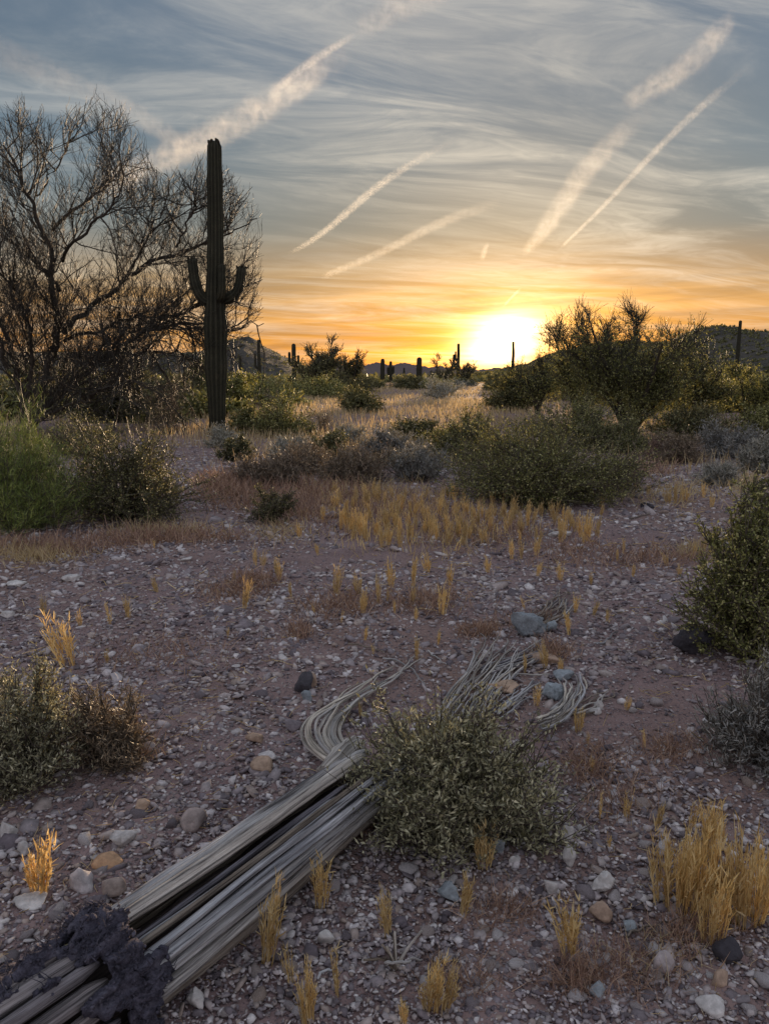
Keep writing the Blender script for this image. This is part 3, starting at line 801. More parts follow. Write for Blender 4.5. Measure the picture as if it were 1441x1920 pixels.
def tree_meshes(H, W, nl, nb, nt, nleaf, seed, leafL=.05, rt=.012, leaf_top=.56, leaf='paloverde'):
    """A palo verde: low forked trunk, green lower crown, thin twigs above."""
    rng = np.random.default_rng(seed)
    limbs = []
    for k in range(nl):
        an = k * 2 * PI / nl + rng.normal() * .3; e = rng.uniform(.35, 1.0)
        tip = np.array([math.cos(an) * W * 1.0 * e, math.sin(an) * W * 1.0 * e, H * rng.uniform(.28, .74)])
        limbs.append(resample([(0, 0, -.1), tuple(tip * (.18, .18, .22)), tuple(tip * (.55, .55, .5) + rng.normal(size=3) * .06 * W), tuple(tip)], 12, 2))
    A = np.stack(limbs)
    b1 = spawn(A, nb, .2, 1, 13 * H * .01, .27 * H, .22, .75, 7, rng, .15, .6, .05)
    nt = int(nt * 1.5)
    sm = spawn(b1, nb * 7, .15, 1, .07 * H, .16 * H, .22, .7, 5, rng, .15, .7, .06)
    tw = spawn(sm, nt, .15, 1, .04 * H, .12 * H, .22, .65, 4, rng, .14, .75, .06)
    lim = tubes(A, np.linspace(.03 * H, .008 * H, 12)[None].repeat(nl, 0) * .75, 7, rng=rng)
    t = join(tubes(b1, taper(nb, 7, rt * 1.9, rt, rng), 4, rng=rng), tubes(sm, taper(len(sm), 5, rt, rt * .6, rng), 3, rng=rng), tubes(tw, taper(nt, 4, rt * .62, rt * .4, rng), 3, rng=rng))
    out = [('trunk', mesh_from('trunk', *lim[:2], M['bark'], lim[2], smooth=True), None), ('twig', mesh_from('twig', *t[:2], M['twig'], t[2]), 'stuff')]
    if nleaf:
        nleaf = int(nleaf * 1.6)
        skirt = spawn(b1, nt // 2, .1, 1, .10 * H, .26 * H, -.25, .8, 4, rng, .15, .5, -.08); skirt[:, :, 2] = np.maximum(skirt[:, :, 2], .05)
        tw = np.concatenate([tw, skirt])
        i = rng.integers(0, len(tw), nleaf * 3); f = rng.random((nleaf * 3, 1)); C = tw[i, 0] * (1 - f) + tw[i, -1] * f + rng.normal(size=(nleaf * 3, 3)) * leafL * .9
        ok = rng.random(nleaf * 3) < np.clip(1.25 - (C[:, 2] / H) / leaf_top * .75, 0.0, 1) ** 1.5
        C = C[ok][:nleaf]; D = unit(rng.normal(size=(len(C), 3))) + [0, 0, .4]
        V, Fc, T = leaves(C, D, leafL * rng.uniform(.7, 1.5, len(C)), leafL * .5, rng=rng)
        out.append(('foliage', mesh_from('foliage', V, Fc, M[leaf], T), 'stuff'))
    return out
def put_parts(root, parts):
    for nm, me, kd in parts: obj(nm, me, root, kind=kd)
def place_tree(label, px, basepy, top, halfw, group, **kw):
    b = G(px, basepy); s = mpp(b[1]); b[2] = float(gz(b[0], b[1]))
    H = at_y(px, top, b[1])[2] - b[2]
    root = thing('palo_verde_tree', label, 'tree', b, group)
    put_parts(root, tree_meshes(H, halfw * s, **kw))
TG = 'green palo verde trees right of the sun'
place_tree('large green palo verde with bare twiggy top at the right below the hill', 1180, 815, 540, 125, TG, nl=8, nb=90, nt=4200, nleaf=17000, seed=101, leafL=.058, rt=.0085)
place_tree('palo verde with a narrow twiggy top just right of the sun glow', 1082, 792, 568, 62, TG, nl=6, nb=50, nt=2200, nleaf=6500, seed=102, leafL=.062, rt=.009)
place_tree('thin tree glowing in the sunlight at the right edge of the sun', 1008, 775, 606, 48, TG, nl=5, nb=42, nt=1700, nleaf=4200, seed=103, leafL=.065, rt=.010)
place_tree('leaning twiggy palo verde at the right end of the tree group', 1285, 800, 572, 62, TG, nl=6, nb=50, nt=2000, nleaf=7500, seed=104, leafL=.06, rt=.0085)
place_tree('rounded green tree in front of the lone saguaro at the right edge', 1400, 790, 664, 75, TG, nl=6, nb=50, nt=1500, nleaf=9000, seed=105, leafL=.065, rt=.011, leaf_top=1.0)
DG = 'bare trees far off on the skyline'
place_tree('wide twiggy tree on the skyline between the left hill and the gap', 605, 738, 622, 55, DG, nl=7, nb=60, nt=1800, nleaf=4200, seed=106, leafL=.16, rt=.032, leaf_top=.62, leaf='far')
place_tree('smaller twiggy tree right beside the wide one on the skyline', 655, 735, 645, 32, DG, nl=5, nb=36, nt=900, nleaf=2000, seed=107, leafL=.16, rt=.032, leaf_top=.62, leaf='far')
place_tree('small lacy tree on the skyline left of the armed saguaro by the sun', 826, 722, 662, 26, DG, nl=5, nb=36, nt=800, nleaf=1200, seed=108, leafL=.2, rt=.040, leaf_top=.6, leaf='far')
place_tree('small lacy tree on the skyline between the armed saguaro and the sun', 873, 722, 668, 17, DG, nl=5, nb=30, nt=600, nleaf=900, seed=109, leafL=.2, rt=.040, leaf_top=.6, leaf='far')
place_tree('dark bushy tree behind the tall saguaro trunk, below the left hill', 432, 765, 668, 55, DG, nl=6, nb=50, nt=1200, nleaf=9000, seed=110, leafL=.10, rt=.018, leaf_top=1.1)

# ================================================================ shrubs
def shrub_meshes(R, H, nstem, ntwig, nleaf, leafL, leafW, mat, seed, stem_mat='stem', rs=.006, open_=.55, lump=.28, up=.3, low=.03, twigL=.22, depth=1.0, blade=False, sprig=.12):
    rng = np.random.default_rng(seed)
    ph = rng.random(nstem) * 2 * PI; sn = low + (1 - low) * rng.random(nstem) ** .9
    cs = np.sqrt(1 - np.clip(sn, 0, 1) ** 2)
    dirn = np.stack([np.cos(ph) * cs, np.sin(ph) * cs, sn], 1)
    lm = 1 + lump * fbm(dirn * 1.9 + seed, seed, 2)
    fr = (open_ + (1 - open_) * rng.random(nstem) ** .6) * lm
    E = dirn * np.array([R, R * depth, H]) * fr[:, None]; E[:, 2] = np.maximum(E[:, 2], .05 * H)
    B = np.stack([np.cos(ph), np.sin(ph), 0 * ph], 1) * R * .10 * rng.random((nstem, 1)); B[:, 2] = -.02
    Mid = E * np.array([.40, .40, .66]) + rng.normal(size=E.shape) * R * .13
    t = np.linspace(0, 1, 7)[None, :, None]
    St = B[:, None] * (1 - t) ** 2 + 2 * Mid[:, None] * t * (1 - t) + E[:, None] * t ** 2
    Tw = spawn(St, int(ntwig * 1.25), .25, 1, twigL * .5 * R, twigL * 1.5 * R, up, .9, 4, rng, .2, .35, .05, .7)
    Tw[:, :, 2] = np.maximum(Tw[:, :, 2], .015)
    Sp = spawn(St, max(8, int(ntwig * sprig)), .85, 1, twigL * R, twigL * 2.2 * R, up + .2, .5, 4, rng, .1, .9, .05)
    Tw = np.concatenate([Tw, Sp])
    s = join(tubes(St, taper(nstem, 7, rs, rs * .45, rng), 4, rng=rng), tubes(Tw, taper(len(Tw), 4, rs * .45, rs * .25, rng), 3, rng=rng))
    parts = [('stem', mesh_from('stem', *s[:2], M[stem_mat], s[2]), 'stuff')]
    if nleaf:
        i = rng.integers(0, len(Tw), nleaf); f = rng.random(nleaf) * 2.999; j = f.astype(int); f = (f - j)[:, None]
        C = Tw[i, j] * (1 - f) + Tw[i, j + 1] * f
        D = unit(Tw[i, j + 1] - Tw[i, j]) * .5 + unit(rng.normal(size=(nleaf, 3))) * .8 + np.array([0, 0, up * .6])
        C += rng.normal(size=C.shape) * leafL * .35; C[:, 2] = np.maximum(C[:, 2], .012)
        Lh = leafL * rng.uniform(.6, 1.25, nleaf)
        V, Fc, T = (blades if blade else leaves)(C, D, Lh, leafW * rng.uniform(.7, 1.2, nleaf), rng=rng)
        V[:, 2] = np.maximum(V[:, 2], .004)
        parts.append(('foliage', mesh_from('foliage', V, Fc, M[mat], T), 'stuff'))
    return parts
KINDS = {
    'creosote': dict(mat='creosote', open_=.5, lump=.3, up=.3, rs=.008, twigL=.22),
    'creosote_dark': dict(mat='creosote_dark', open_=.5, lump=.3, up=.25, rs=.008, twigL=.22),
    'sage': dict(mat='sage', open_=.45, lump=.25, up=.45, rs=.004, twigL=.26),
    'grey': dict(mat='grey', open_=.5, lump=.25, up=.5, rs=.005, twigL=.25, blade=True),
    'broom': dict(mat='broom', open_=.5, lump=.22, up=.75, rs=.005, twigL=.3, blade=True),
    'brown': dict(mat='brown', open_=.5, lump=.3, up=.4, rs=.005, twigL=.3, blade=True),
    'red': dict(mat='red', open_=.5, lump=.3, up=.45, rs=.004, twigL=.3, blade=True),
}
def place_shrub(label, kind, px, basepy, halfw, top, nstem, ntwig, nleaf, leafL, leafW, seed, group=None, cat='bush', **over):
    f = G(px, basepy); nleaf = int(nleaf * 1.7); halfw *= 1.13
    if kind in ('creosote', 'creosote_dark', 'grey', 'brown', 'red') and basepy < 1000: leafL *= 1.15; leafW *= 1.25
    R = halfw * mpp(f[1] * 1.06)
    dirn = unit(np.array([f[0], f[1], 0])); c = f + dirn * R * .62
    c[2] = float(gz(c[0], c[1]))
    H = (at_y(px, top, c[1])[2] - c[2]) * (.92 if basepy < 1000 else 1.03)
    cx = at_y(px, basepy, c[1])[0]; c[0] = cx
    root = thing('desert_shrub', label, cat, c, group)
    kw = dict(KINDS[kind]); kw.update(over)
    put_parts(root, shrub_meshes(R, max(H, .1), nstem, ntwig, nleaf, leafL, leafW, seed=seed, **kw))
    return root
SH = [
 ('feathery bright green broom bush at the left edge below the bare tree', 'broom', 40, 1012, 112, 795, 170, 1500, 15000, .075, .0032, 201),
 ('broad dark leafy bush right of the bright green broom bush', 'creosote_dark', 245, 985, 140, 792, 120, 1500, 17000, .021, .012, 202),
 ('grey olive leafy bush growing over the middle of the fallen cactus', 'sage', 838, 1618, 196, 1345, 150, 1700, 15000, .0235, .0072, 203, None, 'bush'),
 ('olive bush in the lower left corner', 'sage', 62, 1512, 130, 1262, 110, 1000, 8500, .020, .0062, 204),
 ('brown twiggy half dead bush touching the olive bush in the lower left', 'brown', 205, 1462, 82, 1285, 90, 700, 2600, .022, .004, 205),
 ('tall leafy creosote bush cut by the right edge of the picture', 'creosote', 1410, 1262, 130, 950, 130, 2000, 20000, .020, .0115, 206),
 ('pale yellowish bush at the right edge behind the tall creosote', 'creosote', 1450, 1065, 72, 850, 90, 1000, 8500, .022, .011, 207),
 ('wispy grey bush at the lower right edge', 'grey', 1420, 1475, 112, 1258, 110, 900, 5200, .024, .0042, 208),
 ('largest dark green creosote right of the golden grass patch', 'creosote', 1005, 952, 178, 806, 150, 2400, 26000, .026, .0135, 209),
 ('pale green creosote behind the left end of the largest creosote', 'creosote', 880, 872, 68, 772, 90, 1000, 8500, .032, .017, 210),
 ('pale flowering creosote at the foot of the palo verde trees', 'creosote', 1075, 842, 95, 742, 90, 1200, 9500, .036, .019, 211),
 ('low grey bush left of the largest creosote', 'grey', 790, 902, 62, 838, 80, 700, 4200, .045, .008, 212),
 ('low grey brown bush in the middle left of the pale broken stalks', 'brown', 662, 908, 78, 842, 90, 800, 4200, .045, .008, 213),
 ('rusty brown low bush in front of the grey bushes left of centre', 'brown', 505, 915, 66, 856, 90, 800, 4200, .05, .008, 214),
 ('small dark bush with a visible stem before the rusty brown bush', 'creosote_dark', 508, 985, 46, 908, 40, 500, 2600, .019, .009, 215),
 ('dark low bush right of the foot of the tall saguaro', 'creosote_dark', 447, 866, 30, 814, 50, 500, 3000, .045, .021, 216),
 ('blue grey round bush right of the dark low bush by the saguaro', 'grey', 540, 870, 38, 808, 70, 600, 3600, .05, .010, 217),
 ('green bush behind the blue grey round bush', 'creosote', 528, 820, 60, 746, 80, 800, 5200, .05, .026, 218),
 ('dead branching shrub between the green bush and the straw plain', 'brown', 602, 815, 32, 762, 40, 300, 260, .06, .01, 219),
 ('round dark bush alone in the middle of the straw plain', 'creosote_dark', 672, 776, 44, 727, 80, 900, 6000, .075, .040, 220),
 ('flat dark bush in the middle at the near edge of the straw plain', 'creosote_dark', 777, 826, 44, 788, 70, 700, 4600, .055, .028, 221),
 ('small grey bush between the two dark bushes of the straw plain', 'grey', 660, 832, 30, 796, 50, 400, 2000, .06, .012, 222),
 ('blue grey bush at the right in front of the palo verde trees', 'grey', 1362, 858, 55, 794, 80, 800, 5200, .055, .011, 223),
 ('spiky dark tussock on the bare gravel at the right', 'grey', 1345, 916, 34, 862, 70, 500, 2600, .06, .006, 224),
 ('brown dry bush left of the blue grey bush at the right', 'brown', 1272, 868, 44, 812, 70, 600, 3000, .05, .008, 225),
 ('thin greyish brown bush at the right foot of the largest creosote', 'brown', 1160, 922, 42, 846, 60, 600, 2600, .04, .008, 226),
 ('small reddish dry shrub right of the palo verde foot', 'red', 1235, 862, 30, 826, 50, 400, 1600, .05, .008, 227),
 ('green bush in the dark foot of the palo verde trees', 'creosote_dark', 1290, 828, 68, 752, 80, 900, 6500, .05, .026, 228),
 ('dark bush at the foot of the slim saguaro by the sun', 'creosote_dark', 950, 774, 46, 704, 70, 700, 5200, .085, .045, 229),
 ('low wide green bush in front of the wide skyline tree', 'creosote', 590, 748, 58, 706, 80, 800, 5200, .11, .06, 230),
 ('green bush just left of the low wide green bush', 'creosote', 505, 756, 48, 700, 80, 800, 5200, .095, .05, 231),
 ('silvery bush with bare sticks at the far edge of the straw plain', 'grey', 830, 747, 34, 708, 60, 500, 2600, .12, .03, 232),
 ('dark green bush behind the straw plain left of the two dark columns', 'creosote_dark', 668, 738, 44, 704, 60, 600, 4200, .12, .06, 233),
 ('low green bush at the right edge behind the blue grey bush', 'creosote', 1425, 830, 52, 752, 70, 700, 5000, .05, .026, 234),
 ('small red brown tuft of dry shrub beside the bark heap at lower left', 'red', 238, 1432, 44, 1345, 40, 300, 900, .016, .003, 235),
 ('dark thicket under the arching branch left of the saguaro', 'brown', 318, 815, 50, 684, 60, 700, 900, .05, .008, 236),
 ('green bush at the foot of the bare tree behind the broad dark bush', 'creosote_dark', 150, 856, 80, 782, 80, 700, 4500, .034, .018, 237),
 ('grey green bush in the middle, behind the pale broken stalks', 'grey', 740, 868, 55, 806, 80, 800, 5200, .05, .012, 241),
 ('dull green low bush between the blue grey round bush and the grey brown one', 'creosote_dark', 610, 862, 42, 806, 60, 600, 3800, .045, .022, 242),
 ('pale green low bush at the right foot of the tall saguaro', 'creosote', 462, 812, 40, 760, 70, 700, 4600, .055, .028, 243),
 ('greyish low bush left of the rusty brown bush', 'grey', 420, 838, 30, 796, 50, 500, 2600, .05, .012, 244),
 ('brown dry bush behind the rusty brown low bush', 'brown', 575, 893, 48, 838, 70, 700, 3800, .045, .009, 245),
 ('green bush at the left end of the pale green creosote', 'creosote', 838, 862, 48, 800, 70, 700, 4600, .04, .02, 246),
 ('leafy green bush between the pale flowering creosote and the palo verde foot', 'creosote', 1150, 850, 70, 776, 80, 900, 6200, .036, .02, 247),
 ('grey green bush at the right end of the far gravel', 'grey', 1425, 885, 45, 825, 70, 700, 4200, .045, .010, 248),
]
for e in SH: place_shrub(*e)

def dry_stalks():
    rng = np.random.default_rng(8); c = G(757, 893); c[2] = float(gz(c[0], c[1]))
    root = thing('dead_stalk_clump', 'clump of pale broken dead stalks in front of the grey bushes', 'dead plant', c)
    s = mpp(c[1])
    for k in range(7):
        a = rng.normal() * .35; L = rng.uniform(14, 30) * s; x = rng.normal() * 7 * s
        P = resample([(x, rng.normal() * .05, -.02), (x + math.sin(a) * L * .5, 0, L * .5), (x + math.sin(a) * L * 1.2 + rng.normal() * .02, .03, L)], 8, 1)
        V, Fc, gr = sweep(P, np.tile([0, -1.0, 0], (8, 1)), .012, .010, 6, .2, k)
        obj('stalk', mesh_from('stalk', V, Fc, M['wood_pale'], extra=gr, smooth=True), root)
dry_stalks()

# far brush: a few bushes copied as individuals
def far_brush():
    rng = np.random.default_rng(15)
    protos = []
    for k, (kind, n, lw, tall) in enumerate((('creosote', 1500, .055, .75), ('creosote_dark', 1500, .055, .8), ('far', 1500, .06, 1.0), ('grey', 1100, .025, .6), ('brown', 900, .02, .55))):
        kw = dict(KINDS.get(kind, KINDS['creosote'])); kw['mat'] = kind
        protos.append(shrub_meshes(1.0, tall, 40, 420, int(n * 2.2), .13, lw * 1.1, seed=300 + k, **kw))
    firsts = {}; made = {}
    names = ['green far bush', 'dark green far bush', 'tall dark far bush', 'silvery grey far bush', 'dry brown far bush']
    cnt = 0; tries = 0
    while cnt < 240 and tries < 6000:
        tries += 1
        d = 24 * (9.0 ** rng.random()); px = rng.uniform(-90, 1530)
        py = 704.3 + CAM_H * F / d
        if d < 78 and 560 < px < 1010: continue
        if d < 34 and 430 < px < 1330: continue
        k = int(rng.choice(5, p=[.3, .25, .22, .13, .10]))
        p = G(px, py); p[2] = float(gz(p[0], p[1])) - .03
        s = rng.uniform(.8, 1.7) * (1.0 if d < 60 else 1.25); sc = (s * rng.uniform(.9, 1.5), s * rng.uniform(.9, 1.3), s * rng.uniform(.8, 1.15))
        if d > 90 and 640 < px < 900: sc = (sc[0], sc[1], min(sc[2], 1.4))
        zone = ('left of the tall saguaro' if px < 400 else 'between the tall saguaro and the wide skyline tree' if px < 600 else 'along the far side of the straw plain' if px < 1000 else 'around the palo verde trees right of the sun')
        lab = names[k] + ' ' + zone; g = 'far bushes ' + zone
        if k not in firsts:
            r = thing('desert_shrub', lab, 'bush', p, g, rng.random() * 6, sc); put_parts(r, protos[k]); firsts[k] = r
        else: r = copy_thing(firsts[k], p, rng.random() * 6, sc, lab, g)
        made.setdefault(lab, []).append((d, r))
        cnt += 1
    for lab, L in made.items():
        L.sort(key=lambda e: e[0])
        for w, (d, r) in zip(('nearest', 'second nearest', 'third nearest', 'fourth nearest'), L):
            r['label'] = w + ' ' + lab
        if len(L) > 5:
            for d, r in L[4:]: r['label'] = 'farther ' + lab
        elif len(L) == 5: L[4][1]['label'] = 'farthest ' + lab
    # beyond that nobody could count it
    n = 9000; d = 170 * (6.0 ** rng.random(n)); a = np.radians(rng.uniform(-45, 45, n))
    P = np.stack([np.sin(a) * d, np.cos(a) * d, 0 * d], 1); P[:, 2] = gz(P[:, 0], P[:, 1]); out = []
    sz = rng.uniform(.6, 1.5, n)
    for k in range(8):
        D = rng.normal(size=(n, 3)); D[:, 2] = np.abs(D[:, 2]) + .2
        out.append(leaves(P + rng.normal(size=(n, 3)) * [1.0, 1.0, .35] * sz[:, None], D, sz * 1.25, sz * .8, rng=rng))
    V, Fc, T = join(*out)
    obj('far_brush', mesh_from('far_brush', V, Fc, M['far'], T), kind='stuff')
far_brush()

# ================================================================ the fallen saguaro skeleton
def fallen_saguaro():
    rng = np.random.default_rng(21)
    A = G(228, 1808, .113); B = G(688, 1476, .104)
    a = unit(B - A); ln = np.linalg.norm(B - A); n = np.array([0, 0, 1.0]); s = np.cross(a, n)
    root = thing('fallen_saguaro', 'fallen grey saguaro skeleton of split wooden ribs lying across the lower left', 'dead cactus', (A[0], A[1], 0))
    O0 = np.array([A[0], A[1], 0])
    def axis(t):                       # t along the trunk in metres from A
        return A + a * t + n * (.012 * math.sin(t * 2.1)) + s * (.01 * math.sin(t * 3.3 + 1))
    def rad(t): return .113 - .016 * np.clip(t / ln, -1, 1.2)
    def rib(th, t0, t1, rw, rt, mat, seed, k=1.0, m=64, wob=.05, label=None):
        t = np.linspace(t0, t1, m)
        w1 = vnoise(np.stack([t * 2.6, t * 0 + seed * 5.1], -1), seed) * wob
        w2 = vnoise(np.stack([t * 2.1, t * 0 + seed * 3.3], -1), seed + 9) * .007
        P, O = [], []
        for q, d1, d2 in zip(t, w1, w2):
            an = math.radians(th) + d1
            o = s * math.cos(an) + n * math.sin(an)
            P.append(axis(q) + o * (rad(q) * k + d2)); O.append(o)
        P = np.array(P) - O0; P[:, 2] = np.maximum(P[:, 2], .012)
        e = np.clip(np.minimum((t - t0), (t1 - t)) / .05, 0, 1) * .65 + .35
        sc = 1 + .14 * vnoise(np.stack([t * 4.2, t * 0 + seed * 7.7], -1), seed + 3)
        V, Fc, gr = sweep(P, np.array(O), rw * e * sc, rt * e * sc, 24, .17, seed, 14, 6)
        o = obj('rib', mesh_from('rib', V, Fc, M[mat], extra=gr, smooth=True), root)
        if label: o['label'] = label
    # right flank, one broad rib beside another, then the open top, then the left rim
    rib(-66, -.05, ln + .10, .022, .018, 'wood_brown', 1)
    rib(-47, -.06, ln + .16, .018, .022, 'wood_brown', 2)
    rib(-28, -.05, ln + .22, .0145, .024, 'wood_brown', 3)
    rib(-10, -.05, ln + .22, .0140, .025, 'wood', 4)
    rib(7, -.04, ln + .18, .0120, .023, 'wood', 5)
    rib(24, -.05, ln + .14, .0138, .028, 'wood', 6)
    rib(40, -.03, ln + .05, .0110, .024, 'wood', 7, .98)
    rib(53, -.02, ln - .02, .0085, .011, 'wood_brown', 8, .80)
    rib(60, -.02, ln - .20, .0075, .010, 'wood', 13, .66)
    rib(76, -.02, ln - .12, .0070, .009, 'wood_dark', 14, .62)
    rib(97, -.09, ln + .02, .0105, .022, 'wood', 9, .98)
    rib(115, -.12, ln + .06, .0120, .023, 'wood', 10, 1.0)
    rib(136, -.10, ln + .02, .0140, .021, 'wood', 11, 1.0)
    rib(148, -.10, ln, .020, .020, 'wood_brown', 12, 1.0)
    rib(168, -.10, ln, .022, .020, 'wood_brown', 15, 1.0)
    rib(186, -.10, ln, .020, .018, 'wood_brown', 16, 1.0)
    rib(206, -.10, ln, .022, .018, 'wood_dark', 17, 1.0)
    # the decayed heart in the open trunk
    t = np.linspace(-1.1, ln + .1, 60); P = np.array([axis(q) for q in t]) - O0; P[:, 2] -= .032
    V, Fc, gr = sweep(P, np.tile(n, (60, 1)), .092, .063, 22, .14, 40, 20)
    obj('pith', mesh_from('pith', V, Fc, M['wood_rot'], extra=gr, smooth=True), root)
    # darker stump ribs that come out of the bark at the lower left
    for k, th in enumerate((-52, -27, -4, 18, 40, 62, 84, 106, 128, 152)):
        rib(th, -1.35, -.10, rng.uniform(.016, .023), .017, 'wood_dark', 60 + k, .98 + .05 * rng.random(), 50)
    # left over bark: a lumpy broken mantle
    ss = np.linspace(-1.3, .035, 120); th = np.radians(np.linspace(-78, 215, 110))
    Sg, T = np.meshgrid(ss, th, indexing='ij')
    q = np.stack([Sg * 7, T * 5.0, T * 0], -1); nz = fbm(q, 91, 4, .6); n2 = fbm(q * 3.2, 95, 3, .6)
    lump = .016 + .030 * np.exp(-((Sg + .03) / .07) ** 2) + .007 * np.cos(T * 21)
    R_ = rad(Sg) * 1.04 + lump + .015 * nz + .008 * n2
    ax = np.stack([axis(q) for q in ss])[:, None]
    V = ax + R_[..., None] * (np.cos(T)[..., None] * s + np.sin(T)[..., None] * n) - O0
    V[..., 2] = np.maximum(V[..., 2], -.01)
    edge = fbm(np.stack([Sg * 9, T * 2.0, T * 0 + 4], -1), 97, 4, .6)
    td = np.degrees(T)
    keep = ((Sg > -.14 + .05 * edge) | (td > 84 + 26 * edge)) & (Sg < .012 + .05 * edge)
    keep &= ~((td > 40 + 10 * nz) & (td < 62 + 12 * edge) & (Sg < -.10) & (Sg > -.22 + .04 * nz))
    idx = np.arange(V.shape[0] * V.shape[1]).reshape(V.shape[:2])
    kk = keep[:-1, :-1] & keep[1:, :-1] & keep[:-1, 1:] & keep[1:, 1:]
    Fc = np.stack([idx[:-1, :-1], idx[1:, :-1], idx[1:, 1:], idx[:-1, 1:]], -1)[kk]
    used = np.unique(Fc); mp = np.zeros(idx.size, int); mp[used] = np.arange(len(used))
    o = obj('bark_mantle', mesh_from('bark_mantle', V.reshape(-1, 3)[used], mp[Fc], M['crust'], smooth=True), root)
    so = o.modifiers.new('solidify', 'SOLIDIFY'); so.thickness = .022; so.offset = -1
    o['label'] = 'dark crumbling bark wrapped round the lower end'
    # crumbs of bark on it
    n_c = 2600; i = rng.integers(0, len(Fc), n_c); cen = V.reshape(-1, 3)[Fc[i]].mean(1) + rng.normal(size=(n_c, 3)) * .006
    Vc, Fcc, Tc = rocks(cen, rng.uniform(.003, .009, n_c) * rng.choice([1, 1.8], n_c, p=[.85, .15]), rng, .8)
    c = obj('bark_crumb', mesh_from('bark_crumb', Vc, Fcc, M['crust'], Tc), root, kind='stuff')
    # torn fibres standing off it
    nf = 2600; i = rng.integers(0, len(Fc), nf); p0 = V.reshape(-1, 3)[Fc[i]].mean(1)
    d0 = unit(unit(p0 + O0 - A - np.outer((p0 + O0 - A) @ a, a)) * .6 + a * rng.choice([-1, 1], (nf, 1)) * rng.random((nf, 1)) * 1.3 + rng.normal(size=(nf, 3)) * .45)
    Lf = rng.uniform(.008, .036, (nf, 1)); P = np.stack([p0 - d0 * .004, p0 + d0 * Lf * .5 + rng.normal(size=(nf, 3)) * .003, p0 + d0 * Lf + rng.normal(size=(nf, 3)) * .008], 1)
    P[:, :, 2] = np.maximum(P[:, :, 2], .003)
    Vt, Ft, Tt = tubes(P, np.tile([.0016, .0012, .0005], (nf, 1)), 3, rng=rng)
    obj('bark_fibre', mesh_from('bark_fibre', Vt, Ft, M['crust'], Tt), root, kind='stuff')
    # pale flakes of callus in the bark
    for k, (x, y) in enumerate(((128, 1776), (143, 1780), (157, 1771), (166, 1769), (120, 1783))):
        p = G(x, y, .20) - O0
        Vf, Ff, Tf = rocks(p[None], np.array([.017]), rng, .6)
        f = obj('callus_flake', mesh_from('callus_flake', Vf, Ff, M['callus'], Tf), root)
    # the torn shoulder where the left arm leaves the trunk
    P = resample([G(612, 1452, .10), G(632, 1432, .12), G(650, 1412, .12), G(668, 1398, .10)], 26, 2) - O0
    V, Fc, gr = sweep(P, np.tile(n, (26, 1)), .048, .040, 22, .24, 33, 30, 5)
    obj('shoulder', mesh_from('shoulder', V, Fc, M['wood_pale'], extra=gr, smooth=True), root)
    # ribs of the left arm: a flattened sheaf bending left, then away
    outer = [(640, 1442), (604, 1424), (574, 1398), (562, 1370), (574, 1346), (612, 1322), (664, 1292), (708, 1258), (752, 1232)]
    inner = [(650, 1412), (648, 1400), (640, 1386), (632, 1376), (640, 1352), (668, 1322), (704, 1296), (752, 1272), (806, 1248)]
    for k in range(10):
        f = k / 9; m = 54
        z = .035 + .085 * math.sin(PI * min(1, .12 + f * .95)) 
        z += (.012 if k % 2 else -.006)
        zz = [.09, .6 * z + .035, z, z, z * .95, z * .75, .05 + .02 * (k % 2), .03 + .02 * (k % 3), .016]
        jit = rng.normal(size=(9, 2)) * np.array([0, 1, 2, 2, 3, 5, 9, 15, 22])[:, None] * np.array([1, .5])
        w = np.array(outer) * (1 - f) + np.array(inner) * f + jit
        P = resample([G(x, y, h) for (x, y), h in zip(w, zz)], m, 4) - O0
        P = P[:int(m * rng.uniform(.6, 1))]; mm = len(P)
        kk = np.linspace(0, 1, mm)[:, None]
        P = P + kk ** 1.2 * .007 * np.stack([vnoise(np.stack([np.arange(mm) * .33, np.full(mm, k * 7.7 + q)], -1), 11 + q) for q in range(3)], 1) * np.array([1, 1, .5])
        tt = np.linspace(0, 1, mm)
        r = np.interp(tt, [0, .10, .35, .6, 1], [.013, .0088, .0072, .006, .003]) * rng.uniform(.85, 1.15)
        V, Fc, gr = sweep(P, np.tile(n, (mm, 1)), r, r * .85, 10, .16, 120 + k, 22)
        V[:, 2] = np.maximum(V[:, 2], .003)
        rb = obj('rib', mesh_from('rib', V, Fc, M['wood_pale'], extra=gr, smooth=True), root)
        rb['label'] = 'pale curved rib of the left arm'

def ico(sub):
    bm = bmesh.new(); bmesh.ops.create_icosphere(bm, subdivisions=sub, radius=1.0)
    V = np.array([v.co[:] for v in bm.verts]); Fc = np.array([[v.index for v in f.verts] for f in bm.faces]); bm.free()
    return V, Fc
ICO = {k: ico(k) for k in (1, 2, 3, 4)}
def rock_shape(sub, seed, rough=.3, cuts=7):
    """A stone with broken faces."""
    V, Fc = ICO[sub]; rng = np.random.default_rng(seed); V = V.copy()
    V *= (1 + rough * fbm(V * 1.1 + seed * 3.1, seed, 3))[:, None]
    for _ in range(cuts):
        nn = unit(rng.normal(size=3)); d = rng.uniform(.34, .8)
        over = np.maximum(V @ nn - d, 0); V -= over[:, None] * nn * .9
    if sub >= 3: V *= (1 + (.07 if sub == 3 else .16) * fbm(V * 3.4 + seed, seed + 4, 4, .6))[:, None]
    return V, Fc
POOL = [rock_shape(1, 400 + k, .25, 5) for k in range(18)]
